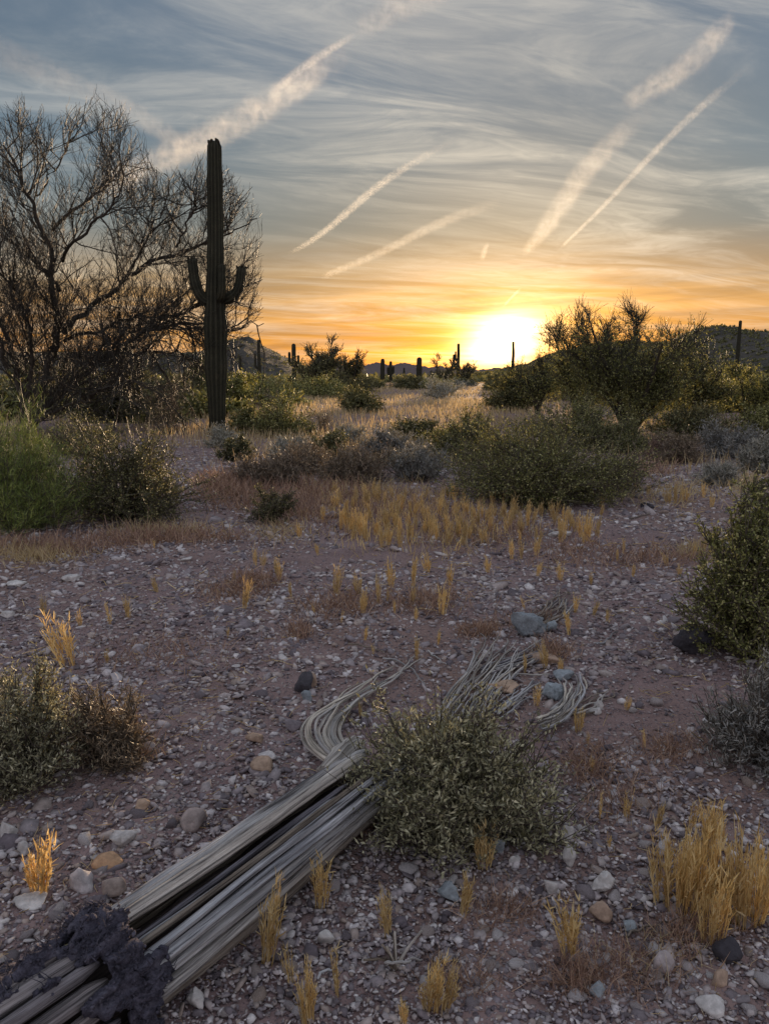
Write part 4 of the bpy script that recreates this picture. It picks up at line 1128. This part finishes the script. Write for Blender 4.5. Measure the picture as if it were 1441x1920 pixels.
def rocks(C, size, rng, flat=.6):
    n = len(C); vs = np.stack([v for v, _ in POOL]); Fc = POOL[0][1]
    k = rng.integers(0, len(POOL), n)
    V = vs[k] * (size[:, None] * np.stack([rng.uniform(.7, 1.35, n), rng.uniform(.6, 1.0, n), flat * rng.uniform(.6, 1.2, n)], 1))[:, None]
    a = rng.random(n) * 2 * PI; ca, sa = np.cos(a)[:, None], np.sin(a)[:, None]
    tl = rng.normal(size=(n, 2, 1)) * .3
    x = V[..., 0] * ca - V[..., 1] * sa; y = V[..., 0] * sa + V[..., 1] * ca; z = V[..., 2] + x * tl[:, 0] + y * tl[:, 1]
    V = np.stack([x, y, z], -1) + C[:, None]
    nv = vs.shape[1]
    F2 = (Fc[None] + (np.arange(n) * nv)[:, None, None]).reshape(-1, 3)
    return V.reshape(-1, 3), F2, np.repeat(rng.random(n), nv)
M['wood_rot'] = mat_wood('rotted_heart_wood', (.025, .018, .018), (.055, .040, .038), (.11, .085, .075))
M['callus'] = mat_stone('pale_callus', [(0, (.42, .38, .20)), (1, (.5, .44, .24))])
fallen_saguaro()

def rib_bundle(label, left, right, n, seed, z, r0, r1, mats=('wood',), spread=10, cut=.7, m=34, group='loose sheaves of saguaro ribs on the gravel'):
    rng = np.random.default_rng(seed)
    c = G(*np.mean(np.array(left + right), 0)); c[2] = 0
    root = thing('rib_bundle', label, 'cactus ribs', c, group)
    L_, R_ = resample(left, 9, 1), resample(right, 9, 1)
    for k in range(n):
        f = (k + rng.uniform(-.35, .35)) / max(1, n - 1)
        w = L_ * (1 - f) + R_ * f + rng.normal(size=(9, 2)) * np.linspace(.25, 1, 9)[:, None] * spread * np.array([1, .45])
        h = np.maximum(.008, z * (1 + .9 * vnoise(np.stack([np.arange(9) * .5, np.full(9, seed + k * 1.7)], -1), seed)) * rng.uniform(.4, 1.3))
        P = resample([G(x, y, q) for (x, y), q in zip(w, h)], m, 3)
        P[:, 2] += gz(P[:, 0], P[:, 1])
        P += .005 * np.stack([vnoise(np.stack([np.arange(m) * .4, np.full(m, seed + k * 2.3 + q)], -1), 31 + q) for q in range(3)], 1) * np.array([1, 1, .5])
        s0 = int(m * rng.uniform(0, (1 - cut) * .6)); s1 = int(m * rng.uniform(cut, 1)); P = P[s0:s1] - c; mm = len(P)
        r = np.linspace(r0, r1, mm) * rng.uniform(.75, 1.2)
        V, Fc, gr = sweep(P, np.tile([0, 0, 1.0], (mm, 1)), r, r * .8, 7, .18, seed * 10 + k, 22)
        obj('rib', mesh_from('rib', V, Fc, M[mats[k % len(mats)]], extra=gr, smooth=True), root)
rib_bundle('long straight grey cactus ribs fanned out behind the leafy bush', [(790, 1395), (815, 1335), (850, 1290), (890, 1232), (908, 1186)], [(905, 1350), (935, 1305), (975, 1262), (1010, 1238), (1035, 1212)], 26, 31, .03, .0068, .0036, ('wood', 'wood', 'wood_brown', 'wood_pale'), 9)
rib_bundle('thin twisted cactus ribs beyond the blue grey boulder', [(958, 1182), (990, 1158), (1025, 1138), (1044, 1112), (1046, 1100)], [(1008, 1186), (1045, 1168), (1078, 1142), (1074, 1122), (1082, 1106)], 14, 32, .03, .0070, .0035, ('wood', 'wood_brown'), 7)
rib_bundle('curled sheaf of grey cactus ribs right of the leafy bush', [(1000, 1378), (1048, 1362), (1085, 1330), (1098, 1298), (1098, 1262)], [(1008, 1348), (1036, 1338), (1058, 1318), (1062, 1292), (1048, 1274)], 15, 33, .05, .0072, .0040, ('wood', 'wood_pale'), 5)
rib_bundle('few parallel cactus ribs lying between the fan and the curled sheaf', [(905, 1342), (940, 1318), (970, 1298), (990, 1284)], [(935, 1352), (968, 1326), (998, 1302), (1012, 1286)], 6, 34, .02, .0075, .005, ('wood',), 5)
rib_bundle('scattered thin ribs trailing to the right of the curled sheaf', [(1060, 1345), (1095, 1322), (1125, 1308), (1165, 1296)], [(1075, 1352), (1110, 1345), (1135, 1318), (1150, 1288)], 5, 35, .02, .006, .003, ('wood_brown', 'wood'), 12)
rib_bundle('long flat cactus ribs in front of the tan soil mound', [(880, 1262), (930, 1248), (985, 1232), (1030, 1206)], [(900, 1276), (950, 1262), (1000, 1250), (1045, 1226)], 10, 36, .02, .0065, .004, ('wood', 'wood_dark'), 6)

def stick(label, pts, r, seed, mat='wood', z=.012):
    P = resample([G(x, y, z) for x, y in pts], 22, 2); P[:, 2] += gz(P[:, 0], P[:, 1]); c = P.mean(0); c[2] = P[:, 2].min()
    P += .010 * np.stack([vnoise(np.stack([np.arange(22) * .45, np.full(22, seed * 3.1 + q)], -1), 41 + q) for q in range(3)], 1) * np.array([1, 1, .3])
    P[:, 2] += .006 * vnoise(np.stack([np.arange(22) * .3, np.full(22, seed)], -1), seed)
    V, Fc, gr = sweep(P - c, np.tile([0, 0, 1.0], (22, 1)), np.linspace(r, r * .5, 22), np.linspace(r, r * .5, 22), 7, .2, seed, 20)
    tag(obj('dry_stick', mesh_from('dry_stick', V, Fc, M[mat], extra=gr, smooth=True), None, c), label, 'stick', 'dry sticks on the gravel')
stick('thin straight stick lying level across the loose ribs', [(902, 1272), (965, 1271), (1032, 1273)], .005, 1, 'wood_pale')
stick('thin pale stick on the gravel at the far left', [(98, 1137), (124, 1154)], .006, 2, 'wood_pale')
stick('thin upright leaning stick left of the golden grass patch', [(574, 1136), (586, 1167)], .005, 3)
stick('bent stick standing off the loose ribs behind the leafy bush', [(720, 1232), (752, 1240), (778, 1262), (796, 1288)], .006, 4)
stick('short stick pointing at the left arm of the fallen cactus', [(802, 1225), (822, 1238), (835, 1250)], .005, 5)
stick('thin dark stick beside the olive bush at lower left', [(118, 1508), (140, 1502)], .004, 6)
stick('long thin stick on the gravel left of the big golden clump', [(1176, 1762), (1230, 1742), (1282, 1728)], .004, 7, 'wood_brown')
stick('short pale stick lying by the dead stub at the bottom', [(722, 1813), (760, 1811), (790, 1808)], .006, 8, 'wood_pale', .05)
stick('thin stick among the stones left of the dead stub', [(598, 1842), (618, 1828), (634, 1816)], .005, 9)
stick('slender stick on the gravel beside the right bare path', [(1118, 1218), (1142, 1202), (1158, 1188)], .006, 10)
stick('thin forked looking stick at the dark foot of the large bush', [(1180, 968), (1205, 962), (1230, 955)], .01, 11, 'wood_brown')
stick('small stick between the golden tufts below the grass patch', [(655, 1208), (690, 1212), (718, 1222)], .005, 12, 'wood_brown')

# ================================================================ stones
LAND = [(450, 1600, 'fallen cactus trunk'), (130, 1800, 'dark bark mantle'), (830, 1470, 'leafy bush'), (640, 1350, 'pale curved cactus arm'), (995, 1185, 'blue grey boulder'),
        (120, 1400, 'lower left bush'), (1385, 1110, 'creosote at the right edge'), (1400, 1390, 'wispy bush at the lower right'), (1320, 1660, 'big golden clump'),
        (890, 1270, 'fan of loose ribs'), (1085, 1320), (800, 975, 'dense golden patch'), (1010, 885, 'largest creosote'), (75, 1640, 'far left golden tuft'),
        (500, 1760, 'golden tuft beside the trunk'), (745, 1790, 'dead stub'), (1127, 1674, 'big pale stone'), (508, 960, 'small stemmed bush'), (245, 900, 'broad dark bush'), (459, 1120, 'tall tuft in the open gravel'),
        (127, 1190, 'tall tuft at the left'), (1075, 1180, 'straight tuft by the boulder'), (570, 1283, 'dark rock'), (1345, 900, 'spiky dark tussock'), (1066, 1760, 'brownish tuft at lower right')]
LAND = [l if len(l) == 3 else (*l, 'curled sheaf of ribs') for l in LAND]
def where(px, py):
    best = min(LAND, key=lambda l: ((l[0] - px) / 1.0) ** 2 + ((l[1] - py) / .7) ** 2)
    dx, dy = px - best[0], py - best[1]
    if abs(dx) < 22 and abs(dy) < 16: return 'right beside the ' + best[2]
    if abs(dx) > abs(dy) * 1.3: return ('to the left of the ' if dx < 0 else 'to the right of the ') + best[2]
    return ('below the ' if dy > 0 else 'above the ') + best[2]
ORD = ['', 'second ', 'third ', 'fourth ', 'fifth ', 'sixth ']
def auto_label(items, noun, big, small, most):
    """items: (object, px, py, size). Names each by where it lies and how it ranks in size there."""
    zones = {}
    for it in items: zones.setdefault((where(it[1], it[2]), it[0].get('look', '')), []).append(it)
    for (w, look), L in zones.items():
        L.sort(key=lambda it: -it[3]); lk = (look + ' ' if look else '')
        for k, it in enumerate(L):
            if len(L) == 1: it[0]['label'] = f'{lk}{noun} {w}'
            elif k < most: it[0]['label'] = f'{ORD[k]}{big} {lk}{noun} {w}'
            else: it[0]['label'] = f'{small} {lk}{noun} {w}'
    for it in items:
        if 'look' in it[0].keys(): del it[0]['look']

SVAR = [mesh_from('stone', *rock_shape(2, 500 + k, .28, 7), M['stone']) for k in range(14)]
def named_stone(label, px, py, wpx, hpx, mat, seed, sub=3, rough=.3, depth=.8):
    b = G(px, py + hpx * .4); s = np.linalg.norm(b - [0, 0, CAM_H]) / F
    b[2] = float(gz(b[0], b[1]))
    V, Fc = rock_shape(sub, seed, rough, 8)
    ext = V.max(0) - V.min(0)
    V = V / ext * np.array([wpx * s, wpx * s * depth, hpx * s * 1.15]); V[:, 2] -= V[:, 2].min() + hpx * s * .2
    b[1] += wpx * s * depth * .4
    o = obj('stone', mesh_from('stone', V, Fc, M[mat], smooth=False), None, b, (0, 0, 0))
    return tag(o, label, 'stone', 'stones on the desert floor')
NS = [
 ('large blue grey boulder behind the loose cactus ribs', 995, 1186, 62, 46, 'blue_stone', 1, 4, .45),
 ('smaller blue grey block at the right of the large boulder', 1036, 1182, 26, 18, 'blue_stone', 2),
 ('blue grey lump inside the curled sheaf of ribs', 1042, 1308, 44, 26, 'blue_stone', 3, 4, .4),
 ('flat blue grey rock behind the curled sheaf of ribs', 1052, 1278, 40, 16, 'blue_stone', 4),
 ('dark lumpy rock at the left foot of the right edge creosote', 1296, 1212, 66, 52, 'dark_stone', 5, 4, .45),
 ('dark angular rock left of the pale cactus arm', 568, 1284, 36, 36, 'dark_stone', 6, 3),
 ('tan stone leaning on the dark angular rock', 584, 1278, 18, 24, 'tan_stone', 7),
 ('greenish grey stone below the dark angular rock', 573, 1308, 20, 22, 'blue_stone', 8),
 ('tan block of stone above the fallen trunk', 490, 1452, 42, 24, 'tan_stone', 9),
 ('dark flat stone just above the tan block', 500, 1436, 34, 14, 'stone', 10),
 ('round grey stone in the gravel above the fallen trunk', 358, 1556, 46, 38, 'stone', 11),
 ('ragged pale blue scrap of rock left of the trunk', 232, 1590, 44, 26, 'pale_stone', 12, 3, .55),
 ('flat orange stone in the left gravel', 196, 1634, 50, 18, 'orange_stone', 13),
 ('flat pale blue stone above the bark mantle', 57, 1711, 50, 10, 'pale_stone', 14),
 ('pale stone cut off at the left edge', 10, 1574, 30, 26, 'pale_stone', 15),
 ('grey stone under the flat orange stone', 208, 1684, 36, 26, 'stone', 16),
 ('brown grey stone right of the far left golden tuft', 152, 1672, 40, 36, 'stone', 17),
 ('white stone low at the left of the golden tuft', 44, 1604, 18, 18, 'pale_stone', 18),
 ('pinkish stone beyond the round grey stone', 260, 1525, 26, 20, 'tan_stone', 19),
 ('grey wedge stone between the orange stone and the trunk', 176, 1712, 36, 20, 'stone', 20),
 ('biggest pale stone in the lower right gravel', 1127, 1674, 42, 36, 'pale_stone', 21, 4),
 ('tan stone below the biggest pale stone', 1130, 1730, 38, 30, 'tan_stone', 22),
 ('blue grey slab left of the tuft under the leafy bush', 845, 1686, 36, 30, 'blue_stone', 23),
 ('pale upright stone above the biggest pale stone', 1066, 1624, 24, 34, 'pale_stone', 24),
 ('pale angular stone near the right foot of the leafy bush', 1066, 1578, 26, 24, 'pale_stone', 25),
 ('small white stone right of the leafy bush foot', 967, 1626, 20, 14, 'pale_stone', 26),
 ('greenish stone half under the leafy bush', 936, 1600, 20, 26, 'blue_stone', 27),
 ('bluish stone below the big golden clump', 1178, 1752, 22, 16, 'blue_stone', 28),
 ('white stone between the slab and the biggest pale stone', 1033, 1680, 22, 24, 'pale_stone', 29),
 ('white broken stone low at the left bottom edge', 368, 1898, 30, 26, 'pale_stone', 30, 3, .5),
 ('pale stone right of the trunk beside the short tuft', 610, 1773, 30, 28, 'pale_stone', 31),
 ('white stone at the bottom right corner', 1342, 1910, 40, 22, 'pale_stone', 32),
 ('pinkish stone at the lower right near the edge', 1352, 1854, 28, 22, 'tan_stone', 33),
 ('grey stone left of the pinkish stone at lower right', 1250, 1826, 34, 34, 'stone', 34),
 ('bluish stone at the bottom right of the brownish tuft', 1115, 1870, 26, 22, 'blue_stone', 35),
 ('dark stone at the lower right below the golden clump', 1364, 1810, 44, 40, 'dark_stone', 36, 3),
 ('pair of white stones right of the curled ribs, upper one', 1122, 1332, 18, 16, 'pale_stone', 37),
 ('pair of white stones right of the curled ribs, lower one', 1120, 1344, 24, 12, 'pale_stone', 38),
 ('flat whitish stone among the golden tufts at the right', 1050, 1003, 42, 9, 'pale_stone', 39),
 ('grey stone at the near edge of the dense golden patch', 741, 1028, 22, 10, 'stone', 40),
 ('white stone in the left middle gravel', 132, 1084, 30, 11, 'pale_stone', 41),
 ('whitish flat stone at the left edge of the middle gravel', 24, 1092, 34, 8, 'pale_stone', 42),
 ('pale stone at the left edge below the middle gravel', 8, 1144, 22, 12, 'pale_stone', 43),
 ('pale flat stone alone in the upper middle gravel', 350, 1048, 22, 7, 'pale_stone', 44),
 ('tan mound of soil and stone in front of the ribs', 945, 1298, 62, 16, 'tan_stone', 45, 4, .2),
 ('tan stone behind the curled sheaf of ribs', 1020, 1250, 60, 14, 'tan_stone', 46, 3, .2),
 ('pale stone on the gravel under the dense patch', 907, 1083, 14, 9, 'pale_stone', 47),
 ('grey stone at the left of the cactus arm elbow', 548, 1370, 36, 20, 'stone', 48),
 ('pink grey stone left of the arm elbow', 482, 1397, 32, 18, 'tan_stone', 49),
 ('dark flat stone lying on the gravel at upper right', 1217, 946, 26, 10, 'dark_stone', 50),
]
for e in NS: named_stone(*e)
stone_items = []
def more_stones():
    rng = np.random.default_rng(44); n = 0
    while n < 245:
        px = rng.uniform(-30, 1470); py = 1000 + 930 * rng.random() ** .75
        if ((px - 830) / 225) ** 2 + ((py - 1470) / 165) ** 2 < 1 or ((px - 120) / 160) ** 2 + ((py - 1400) / 110) ** 2 < 1: continue
        if abs((py - 1806) + (px - 226) * .72) < 120 and px < 720 and py > 1430: continue
        p = G(px, py); sl = np.linalg.norm(p - [0, 0, CAM_H])
        w = rng.uniform(11, 27) * (.7 + .5 * (py - 1000) / 900) * sl / F * rng.choice([1, .8, 1.25])
        p[2] = float(gz(p[0], p[1])) + w * .02
        o = obj('stone', SVAR[n % 14], None, p, (rng.normal() * .2, rng.normal() * .2, rng.random() * 6.3), (w * .55, w * .45, w * rng.uniform(.24, .40)))
        tag(o, 'x', 'stone', 'stones on the desert floor'); stone_items.append((o, px, py, w)); n += 1
more_stones()
auto_label(stone_items, 'grey gravel stone', 'biggest', 'small', 6)

def gravel():
    rng = np.random.default_rng(45); out = []
    n = 125000
    r = 1.0 * (20.0 ** rng.random(n)); a = np.radians(rng.uniform(-42, 42, n))
    x, y = np.sin(a) * r, np.cos(a) * r
    dens = .80 + .70 * vnoise(np.stack([x, y], -1) * .9, 71) + .45 * vnoise(np.stack([x, y], -1) * 3, 72)
    ok = rng.random(n) < dens; x, y, r = x[ok], y[ok], r[ok]; n = len(x)
    sz = .0066 * np.exp(rng.normal(size=n) * .52) * np.clip(r / 2.0, .8, 6) ** .72
    P = np.stack([x, y, gz(x, y) + sz * -.06], 1)
    V, Fc, T = rocks(P, sz, rng, .5)
    obj('gravel', mesh_from('gravel', V, Fc, M['pebble'], T), kind='stuff')
gravel()

# ================================================================ golden grass
def tuft_mesh(seed, n, spread, lean, name='grass_tuft', mat='gold'):
    """Dry brome: upright straws, each with a ragged seed spike. Height 1."""
    rng = np.random.default_rng(seed)
    an = rng.random(n) * 2 * PI; rr = spread * np.sqrt(rng.random(n))
    C = np.stack([np.cos(an) * rr, np.sin(an) * rr, np.full(n, -.03)], 1)
    H = rng.uniform(.45, 1.0, n) * np.clip(1.1 - rr / max(spread, .01) * .35, .5, 1)
    D = np.stack([np.cos(an) * rr * lean + rng.normal(size=n) * .05, np.sin(an) * rr * lean + rng.normal(size=n) * .05, np.ones(n)], 1); D = unit(D)
    st = blades(C, D, H, .016, .05, rng=rng)
    k = 13
    i = np.repeat(np.arange(n), k); t = rng.uniform(.22, 1.0, n * k)
    pos = C[i] + D[i] * (H[i] * t)[:, None]
    d2 = D[i] + rng.normal(size=(n * k, 3)) * .34
    sp = blades(pos, d2, rng.uniform(.06, .15, n * k), .015, .08, rng=rng)
    V, Fc, T = join(st, sp)
    return mesh_from(name, V, Fc, M[mat], T)
TUFT = [tuft_mesh(600 + k, 15 + 3 * (k % 3), .07 + .02 * (k % 3), 1.2) for k in range(6)]
WIDE = [tuft_mesh(620 + k, 34, .15, 1.7) for k in range(3)]
THIN = [tuft_mesh(640 + k, 7, .05, 1.4) for k in range(3)]
tuft_items = []
def tuft(px, py, hpx, rng, pool=None, wide=1.0, look=None, label=None):
    p = G(px, py); sl = np.linalg.norm(p - [0, 0, CAM_H]); h = hpx * sl / F / max(.6, math.cos(math.atan2(CAM_H, p[1])))
    p[2] = float(gz(p[0], p[1]))
    pool = pool or TUFT
    me = pool[rng.integers(len(pool))]
    o = obj('grass_tuft', me, None, p, (rng.normal() * .11, rng.normal() * .11, rng.random() * 6.3), (h * wide * rng.uniform(.7, 1.2), h * wide * rng.uniform(.7, 1.2), h))
    tag(o, label or 'x', 'grass tuft', 'golden dry grass tufts on the gravel')
    if look: o['look'] = look
    if not label: tuft_items.append((o, px, py, h))
    return o
def grass():
    rng = np.random.default_rng(51)
    one = [(83,1140,36),(127,1233,106),(150,1167,30),(241,1153,42),(200,1232,30),(294,1107,38),(439,1090,28),(458,1138,70),(479,1060,40),(493,1060,32),(516,1071,32),(524,1084,42),(545,1113,36),
     (562,1005,40),(595,1038,30),(522,1083,44),(629,1112,68),(672,1110,46),(680,1153,58),(684,1202,34),(709,1129,62),(733,1095,58),(726,1128,30),(740,1153,30),(772,1134,42),(774,1095,74),(801,1066,42),(828,1153,60),
     (842,1093,46),(781,1236,46),(821,1212,30),(779,1168,28),(913,1068,36),(959,1042,46),(977,1042,38),(1004,1037,42),(1007,1081,34),(1049,1088,42),(1049,996,38),(1090,1008,52),(1100,1014,62),(1078,996,44),(1119,1005,30),(1168,1037,36),
     (1156,1051,28),(1185,1081,32),(1066,1195,54),(1078,1151,36),(1112,1158,36),(1136,1171,30),(1107,1095,24),(983,1268,42),(1022,1260,52),(1049,1268,32),(1005,1328,38),(675,1348,34),(1083,1377,52),(1173,1341,26),
     (906,1634,76),(868,1722,86),(726,1757,76),(816,1902,84),(829,1905,66),(803,1900,58),(756,1930,44),(1233,1556,60),(75,1687,116),(68,1680,80),(603,1706,86),(500,1812,126),(580,1925,84),(572,1930,60),
     (1189,914,26),(1213,929,22),(1253,944,40),(1268,944,42),(1283,940,36),(1317,936,30),(1333,951,30),(1294,880,22),(1365,918,18),(1125,944,30),(1300,1040,28),(1318,1032,34),(1340,1036,30),(1250,1062,30),(1272,1080,24)]
    for x, y, h in one: tuft(x, y, h, rng)
    for x, y, h in ((206,1168,50),(427,1192,32),(289,1030,24),(982,1144,30),(545,1852,62),(633,1872,72),(1123,1542,48),(1173,1542,62),(1208,1413,42),(1108,1452,32),(1100,1402,26),(590,1150,30),(640,1170,26),(1140,1600,40),(1290,1560,60),(700,1225,24)):
        tuft(x, y, h, rng, THIN, 1.0, 'thin sparse')
    for x, y, h, w in ((1066,1802,92,.8),(1070,1770,50,.7)): tuft(x, y, h, rng, TUFT, 1.4, 'brownish')
    for x, y, h in ((1238,1702,112),(1262,1712,118),(1285,1722,120),(1310,1720,128),(1335,1600,96),(1312,1610,90),(1326,1776,112),(1344,1770,118),(1386,1736,146),(1362,1724,112),(1410,1735,128),(1432,1702,98),(1250,1640,50),(1300,1680,104),(1275,1662,78),(1340,1690,96)):
        tuft(x, y, h, rng, WIDE[:2] + TUFT, .8, 'full')
    n = 0
    while n < 122:          # the dense patch before the largest creosote
        x = rng.uniform(585, 1010); y = rng.uniform(930, 1045)
        e = ((x - 785) / 205) ** 2 + ((y - 968) / 62) ** 2
        if e > 1 or rng.random() > 1.25 - e * .9: continue
        tuft(x, y, rng.uniform(30, 52) * (.75 + (y - 930) / 300), rng, None, 1.0, 'close set'); n += 1
    for _ in range(44):
        x = rng.uniform(850, 1130); y = rng.uniform(960, 1020); tuft(x, y, rng.uniform(26, 44), rng, None, 1.0, 'close set')
grass()
auto_label(tuft_items, 'golden grass tuft', 'tallest', 'low', 6)

def small_tufts():
    # the small straws between the tufts of the dense patch
    rng = np.random.default_rng(57); n = 0; out = []
    C = []
    while len(C) < 650:
        x = rng.uniform(560, 1140); y = rng.uniform(915, 1060); e = ((x - 800) / 250) ** 2 + ((y - 970) / 72) ** 2
        if e < 1 and rng.random() < 1.1 - e and vnoise(np.array([[x * .035, y * .07]]), 5)[0] > -.35 + rng.random() * .3: C.append(G(x + rng.normal() * 4, y))
    C = np.array(C); C[:, 2] = gz(C[:, 0], C[:, 1]) - .006
    D = rng.normal(size=C.shape) * .2; D[:, 2] = 1
    V, Fc, T = blades(C, D, rng.uniform(.06, .17, len(C)), .0055, .1, rng=rng)
    obj('dry_brome', mesh_from('dry_brome', V, Fc, M['gold'], T), kind='stuff')
small_tufts()
def litter():
    # broken twigs and straw bits lying about
    rng = np.random.default_rng(58); n = 5200
    r = 1.2 * (11.0 ** rng.random(n)); an = np.radians(rng.uniform(-42, 42, n)); x, y = np.sin(an) * r, np.cos(an) * r
    ok = vnoise(np.stack([x, y], -1) * 1.1, 66) + rng.normal(size=n) * .35 > .1; x, y, r = x[ok], y[ok], r[ok]; n = len(x)
    p = np.stack([x, y, gz(x, y) + .006], 1); th = rng.random(n) * 6.3; d = np.stack([np.cos(th), np.sin(th), rng.normal(size=n) * .12], 1)
    L = (rng.uniform(.015, .075, n) * np.clip(r / 3, .7, 2))[:, None]
    P = np.stack([p, p + d * L * .5 + rng.normal(size=(n, 3)) * .004, p + d * L + rng.normal(size=(n, 3)) * .008], 1)
    rr = (.0011 * np.clip(r / 2.5, .8, 3) * rng.uniform(.6, 1.5, n))[:, None] * np.array([[1, .9, .6]])
    V, Fc, T = tubes(P, rr, 3, rng=rng)
    obj('twig_litter', mesh_from('twig_litter', V, Fc, M['straw'], T), kind='stuff')
litter()
def ground_cover():
    rng = np.random.default_rng(52)
    # the straw plain in the middle distance
    n = 125000
    d = 13.0 * (12.0 ** rng.random(n)); a = np.radians(rng.uniform(-34, 34, n)); x, y = np.sin(a) * d, np.cos(a) * d
    px = 720.5 + F * x / (y * math.cos(PITCH)); py = 704.3 + CAM_H * F / y / math.cos(PITCH) ** 2
    dens = .55 + .9 * vnoise(np.stack([x, y], -1) * .22, 81) + .5 * vnoise(np.stack([x, y], -1) * .9, 82)
    dens *= np.where(d < 17, .35, 1.0) * np.where(px > 1010, .35, 1) * np.where(px < 380, .7, 1)
    ok = rng.random(n) < dens; x, y, d = x[ok], y[ok], d[ok]; n = len(x)
    C = np.stack([x, y, gz(x, y) - .01], 1)
    D = rng.normal(size=(n, 3)) * .22; D[:, 2] = 1
    g = blades(C, D, rng.uniform(.12, .34, n), .007 * np.clip(d / 9, 1, 12), .12, rng=rng)
    obj('dry_grass', mesh_from('dry_grass', *g[:2], M['straw'], g[2]), kind='stuff')
    # low dry weeds
    def patch(name, mat, spots, seed, H, per):
        r2 = np.random.default_rng(seed); out = []
        for cx, cy, wx, wy, k in spots:
            m = int(per * k); q = r2.normal(size=(m, 2)) * .5
            P = np.array([G(cx + wx * u, max(cy + wy * v, 730)) for u, v in q]); P[:, 2] = gz(P[:, 0], P[:, 1]) - .004
            dd = np.linalg.norm(P - [0, 0, CAM_H], axis=1)
            D = r2.normal(size=(m, 3)) * .6; D[:, 2] = np.abs(D[:, 2]) + .45
            out.append(blades(P, D, H * r2.uniform(.5, 1.3, m) * np.clip(dd / 5, .7, 2.2), .0016 * np.clip(dd / 2, 1, 8), .3, rng=r2))
        V, Fc, T = join(*out)
        obj(name, mesh_from(name, V, Fc, M[mat], T), kind='stuff')
    patch('dry_ground_cover', 'red', [(420, 915, 55, 26, 1.6), (470, 930, 90, 30, 1.6), (600, 925, 110, 24, 1.4), (300, 1012, 160, 14, 1.6), (100, 1030, 120, 14, 1), (560, 960, 90, 30, 1.2), (430, 1110, 60, 22, .5),
          (640, 1135, 90, 30, .9), (800, 1130, 90, 30, .8), (480, 1090, 50, 16, .5), (560, 1185, 24, 16, .3), (300, 1220, 160, 40, .5), (1250, 1420, 70, 30, .5), (1100, 1440, 60, 40, .6), (1150, 1500, 90, 50, .5),
          (1180, 1830, 120, 60, .6), (1080, 1840, 60, 40, .6), (940, 1720, 70, 40, .4), (1300, 1760, 80, 30, .6), (240, 1415, 50, 30, .7), (900, 1190, 40, 16, .6), (1030, 1235, 40, 18, .5), (1200, 880, 60, 20, .8), (1090, 1040, 120, 30, .6),
          (720, 960, 200, 40, 1.8), (900, 1000, 160, 30, 1.0), (1230, 1050, 90, 20, .5), (1000, 1170, 60, 14, .3), (860, 1850, 80, 40, .3), (670, 1560, 30, 20, .2)], 83, .075, 900)
    patch('low_dry_weed', 'straw', [(60, 1045, 90, 14, 1.2), (300, 995, 120, 16, 1), (700, 920, 160, 24, 1.2), (1250, 930, 120, 24, .8), (470, 845, 60, 20, .6), (1390, 910, 60, 26, .8), (1300, 1035, 60, 14, .5), (800, 1000, 220, 50, 1.2), (1240, 1800, 120, 50, .3), (520, 1000, 60, 20, .5)], 84, .07, 500)
ground_cover()

def dead_stub():
    rng = np.random.default_rng(9); c = G(742, 1822); c[2] = float(gz(c[0], c[1]))
    root = thing('dead_stub', 'dead broken plant stub with pale forked stems at the bottom middle', 'dead plant', c)
    s = np.linalg.norm(c - [0, 0, CAM_H]) / F
    for k in range(9):
        a = rng.normal() * .7; L = rng.uniform(22, 62) * s; q = rng.normal() * .5
        P = resample([(0, 0, -.01), (math.sin(a) * L * .4, q * L * .3, L * .5), (math.sin(a) * L, q * L * .6, L * rng.uniform(.6, 1.1))], 10, 1)
        V, Fc, gr = sweep(P, np.tile([0.1, -1.0, 0], (10, 1)), np.linspace(.005, .003, 10), np.linspace(.005, .003, 10), 6, .25, k + 2)
        obj('stem', mesh_from('stem', V, Fc, M['wood_pale' if k % 2 else 'wood_brown'], extra=gr, smooth=True), root)
dead_stub()
